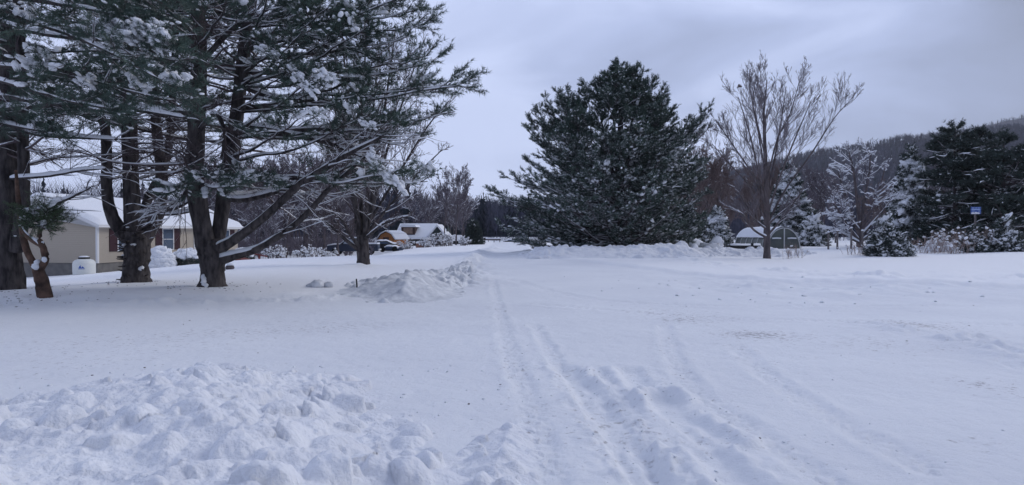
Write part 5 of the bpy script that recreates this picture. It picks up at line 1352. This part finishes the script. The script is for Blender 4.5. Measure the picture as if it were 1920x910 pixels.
# local frame: axis direction from the near right end to the far left end
e0 = at(1470, 466, 60) - b; e0[2] = 0; vw = nrm(np.array([0.405, 0.914, 0])); rt = np.array([vw[1], -vw[0], 0])
sd_ = .81 * rt + .58 * vw; ax = -.58 * rt + .81 * vw
Lg = 5.6; Rg = 1.6; Hg = 1.95
arch = [(Rg * math.cos(t), Hg * abs(math.sin(t)) ** .92) for t in np.linspace(0, math.pi, 25)]
def gp(s_, h_, t_): return e0 + sd_ * s_ + ax * t_ + np.array([0, 0, h_])
def shell(b_, scale, t0, t1, lo=0, hi=25, lift=0.0, segs=14, m=0, noise=0.0):
    rng = np.random.default_rng(2); ts = np.linspace(t0, t1, segs); V = []
    for t_ in ts:
        for s_, h_ in arch[lo:hi]:
            q = 1 + noise * rng.normal(); V.append(gp(s_ * scale, h_ * scale * q + lift, t_))
    k_ = len(arch[lo:hi]); i = np.arange(segs - 1)[:, None]; j = np.arange(k_ - 1)[None]
    b_.add(V, np.stack([i * k_ + j, i * k_ + j + 1, (i + 1) * k_ + j + 1, (i + 1) * k_ + j], -1).reshape(-1, 4), m)
part('covering', M['film'], lambda b_: shell(b_, 1.0, 0, Lg))
def snowshell(b_):
    shell(b_, 1.06, -.02, Lg + .05, 4, 21, 0.03, 16, noise=.008)
part('snow_cover', M['snow'], snowshell, smooth=True)
def endwall(b_):
    V = [gp(s_, h_, .02) for s_, h_ in arch] + [gp(0, 0, .02)]
    b_.add(V, [[i, i + 1, len(arch)] for i in range(len(arch) - 1)])
def backwall(b_):
    V = [gp(s_, h_, Lg - .02) for s_, h_ in arch] + [gp(0, 0, Lg - .02)]
    b_.add(V, [[i, i + 1, len(arch)] for i in range(len(arch) - 1)])
part('end_wall', M['film'], endwall); part('end_wall', M['film'], backwall)
for t_ in np.linspace(0, Lg, 7):
    mb = MB(); mb.tubes(np.array([gp(s_ * 1.015, h_ * 1.015, t_) for s_, h_ in arch]), np.full(25, .035 if t_ else .05), 6); mb.build('hoop', M['pipe'], root)
part('door_post', M['pipe'], lambda b_: b_.tubes(np.array([gp(0, 0, -.03), gp(0, 1, -.03), gp(0, Hg, -.03)]), np.full(3, .06), 6))
for s0, s1 in ((-1.2, -.35), (.35, 1.2)):
    mb = MB(); mb.tubes(np.array([gp(s0, 1.05, -.05), gp((s0 + s1) / 2, 1.07, -.05), gp(s1, 1.05, -.05)]), np.full(3, .07), 6); mb.build('crossbar', M['snow'], root)

# ------------------------------------------------------------------ boat-like low form in front of it
b = at(1397, 471, 52); root = thing('small_boat', 'low dark hull lying under snow in front of the greenhouse', 'boat', b, R(8)); part = H_(root)
def hull(b_, top):
    n = 16; V = []
    for i in range(n):
        t = i / (n - 1); x = -1.25 + 2.5 * t; w = .42 * math.sin(math.pi * min(max(t * .93 + .04, 0), 1)) ** .6; k_ = .16 * (abs(2 * t - 1)) ** 2.5
        if top: V += [(x, -w * 1.02, .44 + .0), (x, -w * .5, .58 + .03 * math.sin(9 * t)), (x, w * .5, .58), (x, w * 1.02, .44)]
        else: V += [(x, -w, .44), (x, -w * .85, .16 + k_), (x, w * .85, .16 + k_), (x, w, .44)]
    i = np.arange(n - 1)[:, None]; j = np.arange(3)[None]
    b_.add(V, np.stack([i * 4 + j, i * 4 + j + 1, (i + 1) * 4 + j + 1, (i + 1) * 4 + j], -1).reshape(-1, 4))
part('hull', M['black'], lambda b_: hull(b_, False)); part('snow_cover', M['snow'], lambda b_: hull(b_, True), smooth=True)
part('motor', M['black'], lambda b_: b_.box(.28, .44, -.5, -.36, .38, .62))

# ------------------------------------------------------------------ posts and blue sign
for px, yt, yb, lab in ((1553, 436, 464, 'leftmost of the four garden posts'), (1570, 433, 463, 'second garden post from the left'), (1596, 428, 464, 'tallest garden post, third from the left'), (1617, 433, 462, 'rightmost garden post, in front of the low snowy tree')):
    b = at(px, yb, 56); h = at(px, yt, 56)[2] - b[2]
    root = thing('garden_post', lab + ', each capped with snow', 'post', b, group='garden posts'); mb = MB()
    mb.tubes(np.array([[0, 0, -.4], [0, 0, h * .5], [0.01, 0, h]]), np.array([.085, .08, .075]), 8, lump=.04, rng=rng); mb.build('pole', M['post'], root)
    mb = MB(); mb.lumps(np.array([[0, 0, h + .04]]), np.array([[.11, .11, .08]]), rng, D=np.array([[1., 0, 0]]), hi=True, rough=.04); mb.build('snow_cap', M['snow'], root)
b = ground_at(1829, 49); zc = at(1829, 395, 49)[2] - b[2]
root = thing('blue_sign', 'small blue sign with pale markings standing before the dark evergreens', 'sign', b); part = H_(root)
part('panel', M['signblue'], lambda q: q.box(-.37, .37, -.03, 0, zc - .27, zc + .27))
rng = np.random.default_rng(9)
def marks(q):
    for z_, h_, xs in ((.16, .045, ((-.30, -.12), (-.06, .08), (.13, .27))), (.05, .05, ((-.32, .30),)), (-.06, .04, ((-.30, -.1), (.16, .30)))):
        for x0, x1 in xs: q.box(x0, x1, -.036, -.031, zc + z_, zc + z_ + h_)
part('marking', M['signpale'], marks)
part('snow_cover', M['snow'], lambda q: q.lumps(np.array([[-.22, -.03, zc - .20], [0, -.03, zc - .18], [.17, -.03, zc - .2]]), np.array([[.14, .03, .07], [.12, .03, .08], [.12, .03, .06]]), rng, D=np.array([[1., 0, 0]] * 3), hi=True, rough=.08), smooth=True)
part('post', M['post'], lambda q: q.box(-.05, .05, .002, .09, -.4, zc + .26))
# leaning snow-covered boards and arched snow mound under the sign
for i, (px, py, D_, sc_, lab) in enumerate(((1842, 452, 50, (1.2, .7, .55), 'snow mound under the blue sign'), (1765, 452, 50, (.9, .6, .55), 'snow mound left of the blue sign, below the dark evergreen'), (1335, 470, 53, (1.6, .8, .30), 'snow mound between the big pine and the left end of the greenhouse'))):
    b = at(px, py, D_); b[2] = ground_at(px, D_)[2]
    mb = MB(); r_ = np.random.default_rng(i); mb.lumps(r_.normal(0, .25, (7, 3)) * [1.6, 1, .3] + [0, 0, sc_[2] * .4], r_.uniform(.5, 1, (7, 1)) * np.array([sc_]), r_, hi=True, rough=.07)
    tag(mb.build('snow_mound', M['snow']), lab, 'snow mound').location = b

# ------------------------------------------------------------------ parked pickup truck
b = at(664, 478.5, 70); rzt = R(4)
root = thing('pickup_truck', 'dark blue pickup truck under snow parked behind the lawn', 'truck', b, rzt); part = H_(root)
# x forward is -X (nose to the left)
body = [(-2.62, .42), (-2.62, .92), (-2.5, 1.02), (-1.35, 1.10), (-.62, 1.70), (-.40, 1.76), (.52, 1.76), (.70, 1.68), (.78, 1.16), (2.55, 1.16), (2.6, .55), (2.6, .42)]
lower = [(-2.62, .42), (-2.62, .92), (-2.5, 1.0), (-1.35, 1.08), (2.55, 1.16), (2.6, .55), (2.6, .42)]
cab = [(-1.38, 1.08), (-.62, 1.70), (-.40, 1.77), (.52, 1.77), (.68, 1.68), (.78, 1.12)]
part('body', M['truck'], lambda q: q.prism(lower, 'y', -.95, .95))
part('cab', M['truck'], lambda q: q.prism(cab, 'y', -.80, .80))
part('windscreen', M['snow'], lambda q: q.prism([(-1.36, 1.12), (-.66, 1.69), (-.70, 1.74), (-1.44, 1.14)], 'y', -.74, .74))
for y_ in (-.815, .80): part('side_window', M['skyglass'], lambda q: q.prism([(-1.08, 1.18), (-.55, 1.64), (.42, 1.64), (.55, 1.18)], 'y', y_, y_ + .015))
for poly_, w_2 in (([(-2.6, .97), (-2.45, 1.06), (-1.40, 1.14), (-1.40, 1.22), (-2.0, 1.22), (-2.55, 1.10)], .92), ([(-.45, 1.775), (.55, 1.775), (.5, 1.90), (-.35, 1.90)], .76), ([(.85, 1.165), (2.56, 1.165), (2.55, 1.30), (.90, 1.30)], .95)):
    part('snow_cover', M['snow'], lambda q: q.prism(poly_, 'y', -w_2, w_2))
for x_ in (-1.75, 1.6):
    for y_ in (-.98, .80):
        w = part('wheel', M['tyre'], lambda q: q.prism([(x_ + .40 * math.cos(t), .40 + .40 * math.sin(t)) for t in np.linspace(0, 6.283, 21)[:-1]], 'y', y_, y_ + .18))
        part('rim', M['pipe'], lambda q: q.prism([(x_ + .2 * math.cos(t), .40 + .2 * math.sin(t)) for t in np.linspace(0, 6.283, 15)[:-1]], 'y', y_ - .01 if y_ < 0 else y_ + .17, y_ + .01 if y_ < 0 else y_ + .19), w)
part('mirror', M['black'], lambda q: q.box(-1.12, -.96, -1.06, -.83, 1.16, 1.32))
part('headlight', M['pipe'], lambda q: q.box(-2.64, -2.56, -.88, -.6, .74, .88)); part('bumper', M['pipe'], lambda q: q.box(2.605, 2.72, -.9, .9, .48, .66))

def snowy_car(label, px, py, D_, L, seed, rz_=0.0, paint='black', h=1.0):
    b = at(px, py, D_); root = thing('parked_car', label, 'car', b, rz_); part = H_(root)
    s_ = L / 4.4
    P_ = [(-2.2, .3), (-2.2, .75), (-1.9, .85), (-1.1, .95), (-.5, 1.38), (.8, 1.4), (1.6, 1.0), (2.15, .95), (2.2, .3)]
    P_ = [(x * s_, z * s_ * h) for x, z in P_]
    part('body', M[paint], lambda q: q.prism(P_, 'y', -.85 * s_, .85 * s_))
    part('side_window', M['glass'], lambda q: q.prism([(x * s_, z * s_ * h) for x, z in ((-.95, .98), (-.45, 1.3), (.75, 1.3), (1.35, 1.0))], 'y', -.87 * s_, -.853 * s_))
    def sc_(q):
        r_ = np.random.default_rng(seed); t = np.linspace(0, 1, 22)
        xs = np.array([p[0] for p in P_[1:-1]]); zs = np.array([p[1] for p in P_[1:-1]])
        X = np.linspace(xs[0], xs[-1], 22); Z = np.interp(X, xs, zs)
        V = []
        for x, z in zip(X, Z):
            for y_, dz in ((-.86, .01), (-.7, .14), (0, .19), (.7, .14), (.86, .01)): V.append((x, y_ * s_, z + dz + .02 * r_.normal()))
        i = np.arange(21)[:, None]; j = np.arange(4)[None]; q.add(V, np.stack([i * 5 + j, i * 5 + j + 1, (i + 1) * 5 + j + 1, (i + 1) * 5 + j], -1).reshape(-1, 4))
    part('snow_cover', M['snow'], sc_, smooth=True)
    for x_ in (-1.35, 1.3):
        part('wheel', M['tyre'], lambda q: q.prism([(x_ * s_ + .33 * math.cos(t), .33 + .33 * math.sin(t)) for t in np.linspace(0, 6.283, 17)[:-1]], 'y', -.88 * s_, -.66 * s_))
snowy_car('dark car with snow on its roof parked in front of the orange shed', 716, 470, 80, 3.6, 1, R(6))
snowy_car('low car wholly buried in snow just right of the parked truck', 733, 473, 74, 2.6, 2, R(-20), 'truck', h=.75)
snowy_car('snow-capped car at the far end of the road', 956, 457, 150, 3.0, 3, R(5), 'black', h=.9)

# ------------------------------------------------------------------ orange shed with gambrel roof
b = at(724, 466, 90); root = thing('garden_shed', 'orange-brown wooden shed with a snowy barn-style roof beyond the truck', 'shed', b, R(-28)); part = H_(root)
G = [(-1.35, 0), (1.35, 0), (1.35, 1.25), (.85, 1.85), (0, 2.2), (-.85, 1.85), (-1.35, 1.25)]
part('wall', M['shed'], lambda q: q.prism(G, 'y', 0, 3.0))
def band(q, t0, t1, y0, y1, ov=.12):
    pts = [(-1.35 - ov, 1.15), (-.87, 1.87), (0, 2.23), (.87, 1.87), (1.35 + ov, 1.15)]
    for a_, c_ in zip(pts[:-1], pts[1:]):
        n_ = nrm(np.array([-(c_[1] - a_[1]), c_[0] - a_[0]]))
        q.prism([a_, c_, tuple(np.array(c_) + n_ * t1), tuple(np.array(a_) + n_ * t1)] if t0 == 0 else [tuple(np.array(a_) + n_ * t0), tuple(np.array(c_) + n_ * t0), tuple(np.array(c_) + n_ * t1), tuple(np.array(a_) + n_ * t1)], 'y', y0, y1)
part('roof', M['brown'], lambda q: band(q, .01, .06, -.12, 3.12)); part('snow_cover', M['snow'], lambda q: band(q, .065, .24, -.09, 3.08))
part('door', M['brown'], lambda q: q.box(-.5, .5, -.03, -.003, .05, 1.5))

# ------------------------------------------------------------------ dark green house beyond
b = at(790, 466, 104); root = thing('far_house', 'dark green house with steep snowy roof and brown dormer beyond the shed', 'house', b, R(-6)); part = H_(root)
kx = 104 / F
X_ = lambda px: (px - 790) * kx
Z_ = lambda py: (466 - py) * kx
x0, x1 = X_(742), X_(834)
dep = 6.5; ze = Z_(447); zr = Z_(423)
part('wall', M['darkgreen'], lambda q: [q.box(x0, x1, 0, dep, -.8, ze), q.prism([(0, ze), (dep, ze), (dep / 2, zr)], 'x', x0, x0 + .1), q.prism([(0, ze), (dep, ze), (dep / 2, zr)], 'x', x1 - .1, x1)])
part('roof', M['brown'], lambda q: q.prism([(-.4, ze - .1), (dep / 2, zr + .05), (dep + .4, ze - .1), (dep + .4, ze), (dep / 2, zr + .15), (-.4, ze)], 'x', x0 - .3, X_(814)))
part('snow_cover', M['snow'], lambda q: q.prism([(-.42, ze + .003), (dep / 2, zr + .153), (dep + .42, ze + .003), (dep + .3, ze + .2), (dep / 2, zr + .38), (-.35, ze + .2)], 'x', x0 - .28, X_(813)))
gx0, gx1 = X_(806), X_(838)
part('gable', M['darkgreen'], lambda q: q.prism([(gx0, Z_(447)), (gx1, Z_(447)), ((gx0 + gx1) / 2, Z_(425))], 'y', -.6, dep * .5))
def gsnow(q):
    m_ = (gx0 + gx1) / 2; zt = Z_(425)
    for a_, s__ in ((gx0 - .3, 1), (gx1 + .3, -1)):
        q.prism([(a_, Z_(448)), (m_, zt + .02), (m_, zt + .35), (a_ - .15 * s__, Z_(448) + .25)], 'y', -.75, dep * .5)
part('gable_snow', M['snow'], gsnow)
d0, d1 = X_(751), X_(777)
dm = part('dormer', M['brown'], lambda q: q.box(d0, d1, .2, 3.0, Z_(441), Z_(426)))
part('window', M['tan'], lambda q: q.box(d0 + .35, d1 - .35, .17, .197, Z_(438.5), Z_(427.5)), dm)
part('snow_cover', M['snow'], lambda q: q.prism([(d0 - .3, Z_(426) + .003), (d1 + .3, Z_(426) + .003), (d1 + .1, Z_(422)), (d0 + .2, Z_(420))], 'y', -.1, 3.1), dm)
po = part('porch', M['brown'], lambda q: [q.box(X_(776), X_(813), -2.0, -.45, Z_(449.5), Z_(448.5)), q.box(X_(777), X_(777) + .15, -1.95, -1.8, -.8, Z_(449.6)), q.box(X_(812) - .15, X_(812), -1.95, -1.8, -.8, Z_(449.6))])
part('snow_cover', M['snow'], lambda q: q.prism([(X_(775), Z_(448.5) + .003), (X_(814), Z_(448.5) + .003), (X_(812), Z_(445)), (X_(778), Z_(445))], 'y', -2.1, -.43), po)
part('door', M['tan'], lambda q: q.box(X_(765), X_(769), -.04, -.003, -.2, Z_(449)))
# lower annex roof to the right
b = at(848, 462, 112); root = thing('annex_house', 'low building with a white snowy roof right of the dark green house', 'house', b, R(-4)); part = H_(root); kx = 112 / F
part('wall', M['darkgreen'], lambda q: q.box(-12 * kx, 14 * kx, 0, 4, -.6, 10 * kx))
part('snow_cover', M['snow'], lambda q: q.prism([(-.4, 10 * kx + .003), (4.4, 10 * kx + .003), (2, 21 * kx)], 'x', -13 * kx, 15 * kx))
b = at(787, 463, 82); root = thing('wooden_crate', 'reddish wooden box with a snow cap in front of the far house', 'crate', b, R(5)); part = H_(root)
part('box', M['brick'], lambda q: [q.box(-.45, .45, -.3, .3, -.1, .42)] + [q.box(-.47, .47, -.325, -.302, z_, z_ + .07) for z_ in (.0, .14, .3)])
part('snow_cover', M['snow'], lambda q: q.prism([(-.48, .423), (.48, .423), (.42, .62), (.2, .7), (-.3, .7), (-.44, .6)], 'y', -.34, .34))
for i, (px, lab) in enumerate(((797, 'left one of two snowy ladders leaning at the far house porch'), (804, 'right one of two snowy ladders leaning at the far house porch'))):
    b = at(px, 464, 84); root = thing('ladder', lab, 'ladder', b, R(10), group='ladders at the far house'); part = H_(root)
    for o_ in (-.14, .14): part('rail', M['snow'], lambda q: q.prism([(o_ + .25, -.2), (o_ + .32, -.2), (o_ - .48, 1.15), (o_ - .55, 1.15)], 'y', 0, .06))
    for z_ in np.linspace(0, 1, 5): part('rung', M['snow'], lambda q: q.box(.13 - z_ * .6 - .0, .41 - z_ * .6, .01, .05, z_, z_ + .05))
# guard rail and mailbox at the far bend
b = at(921, 455, 140); root = thing('guard_rail', 'snow-topped guard rail at the far bend of the road', 'guard rail', b, R(3)); part = H_(root)
part('rail', M['post'], lambda q: q.box(-2.0, 2.0, 0, .08, .45, .75)); part('snow_cover', M['snow'], lambda q: q.box(-2.0, 2.0, -.05, .13, .753, .95))
for x_ in np.linspace(-1.8, 1.8, 4): part('post', M['post'], lambda q: q.box(x_ - .07, x_ + .07, .085, .2, -.5, .74))
b = at(909, 458, 105); root = thing('mailbox', 'small dark mailbox on a post at the far bend', 'mailbox', b); part = H_(root)
part('post', M['black'], lambda q: q.box(-.05, .05, -.05, .05, -.4, .75)); part('box', M['black'], lambda q: q.prism([(-.13, .753), (.13, .753), (.13, .93), (.07, 1.0), (-.07, 1.0), (-.13, .93)], 'y', -.3, .3)); part('snow_cover', M['snow'], lambda q: q.prism([(-.12, .95), (0, 1.003), (.12, .95), (.1, 1.08), (-.1, 1.08)], 'y', -.28, .28))

# ------------------------------------------------------------------ haze
hm = bpy.data.materials.new('winter_haze'); hm.use_nodes = True
for n_ in list(hm.node_tree.nodes):
    if n_.type == 'BSDF_PRINCIPLED': hm.node_tree.nodes.remove(n_)
pv = hm.node_tree.nodes.new('ShaderNodeVolumePrincipled'); pv.inputs['Density'].default_value = 0.00017; pv.inputs['Color'].default_value = (0.90, 0.93, 1.0, 1)
hm.node_tree.links.new(pv.outputs['Volume'], hm.node_tree.nodes['Material Output'].inputs['Volume'])
mb = MB(); mb.box(-3200, 3200, -3200, 3300, -12, 620)
ho = mb.build('haze', hm, smooth=False); tag(ho, 'thin winter haze over the valley', 'haze', kind='stuff')

# ------------------------------------------------------------------ sky, sun, camera
w = bpy.data.worlds.new('World'); S.world = w; w.use_nodes = True
nt = w.node_tree; N = nt.nodes.new; L = nt.links.new
bg = nt.nodes['Background']
SUN_EL, SUN_AZ = R(32), R(65)      # azimuth measured from +Y towards +X
sky = N('ShaderNodeTexSky'); sky.sky_type = 'NISHITA'; sky.sun_disc = False; sky.sun_elevation = SUN_EL; sky.sun_rotation = SUN_AZ
tc = N('ShaderNodeTexCoord')
mp = N('ShaderNodeMapping'); mp.inputs['Scale'].default_value = (1.0, 0.8, 2.6); mp.inputs['Rotation'].default_value = (R(6), R(-24), R(12)); mp.inputs['Location'].default_value = (0.35, 0.1, 0.2)
L(tc.outputs['Generated'], mp.inputs['Vector'])
n1 = N('ShaderNodeTexNoise'); n1.inputs['Scale'].default_value = 2.5; n1.inputs['Detail'].default_value = 7; n1.inputs['Roughness'].default_value = 0.48; n1.inputs['Distortion'].default_value = 0.6
L(mp.outputs['Vector'], n1.inputs['Vector'])
dot = N('ShaderNodeVectorMath'); dot.operation = 'DOT_PRODUCT'; L(tc.outputs['Generated'], dot.inputs[0]); dot.inputs[1].default_value = (-0.62, 0.55, -0.45)
ma = N('ShaderNodeMath'); ma.operation = 'MULTIPLY_ADD'; L(dot.outputs['Value'], ma.inputs[0]); ma.inputs[1].default_value = 0.31; L(n1.outputs['Fac'], ma.inputs[2])
cr = N('ShaderNodeValToRGB'); e = cr.color_ramp.elements
e[0].position = 0.30; e[0].color = (0.27, 0.31, 0.44, 1); e[1].position = 0.70; e[1].color = (0.68, 0.77, 1.07, 1)
q_ = e.new(0.45); q_.color = (0.36, 0.42, 0.62, 1)
m_ = e.new(0.56); m_.color = (0.48, 0.56, 0.825, 1)
L(ma.outputs[0], cr.inputs['Fac'])
sm = N('ShaderNodeMixRGB'); sm.blend_type = 'MULTIPLY'; sm.inputs['Fac'].default_value = 1.0; L(sky.outputs['Color'], sm.inputs['Color1']); sm.inputs['Color2'].default_value = (0.08, 0.08, 0.08, 1)
mx = N('ShaderNodeMixRGB'); mx.inputs['Fac'].default_value = 0.9; L(sm.outputs['Color'], mx.inputs['Color1']); L(cr.outputs['Color'], mx.inputs['Color2'])
L(mx.outputs['Color'], bg.inputs['Color']); bg.inputs['Strength'].default_value = 1.0
sl = bpy.data.lights.new('sun', 'SUN'); sl.energy = 1.1; sl.angle = R(28); sl.color = (1.0, 0.97, 0.95)
so = bpy.data.objects.new('sun', sl); COL.objects.link(so)
dv = Vector((math.sin(SUN_AZ) * math.cos(SUN_EL), math.cos(SUN_AZ) * math.cos(SUN_EL), math.sin(SUN_EL)))
so.rotation_euler = dv.to_track_quat('Z', 'Y').to_euler(); so.location = (20, 30, 40)

cam = bpy.data.cameras.new('camera'); cam.sensor_width = 36; cam.lens = 36 * F / 1920; cam.clip_start = 0.05; cam.clip_end = 8000
co = bpy.data.objects.new('camera', cam); COL.objects.link(co); co.location = (0, 0, CAMH); co.rotation_euler = (math.pi / 2 - PITCH, 0, 0)
S.camera = co
S.view_settings.view_transform = 'Standard'; S.view_settings.look = 'None'; S.view_settings.exposure = 0.3; S.view_settings.gamma = 1
S.render.resolution_x = 1024; S.render.resolution_y = 485
S.cycles.use_denoising = True; S.cycles.max_bounces = 5; S.cycles.diffuse_bounces = 3; S.cycles.use_adaptive_sampling = True; S.cycles.adaptive_threshold = 0.02
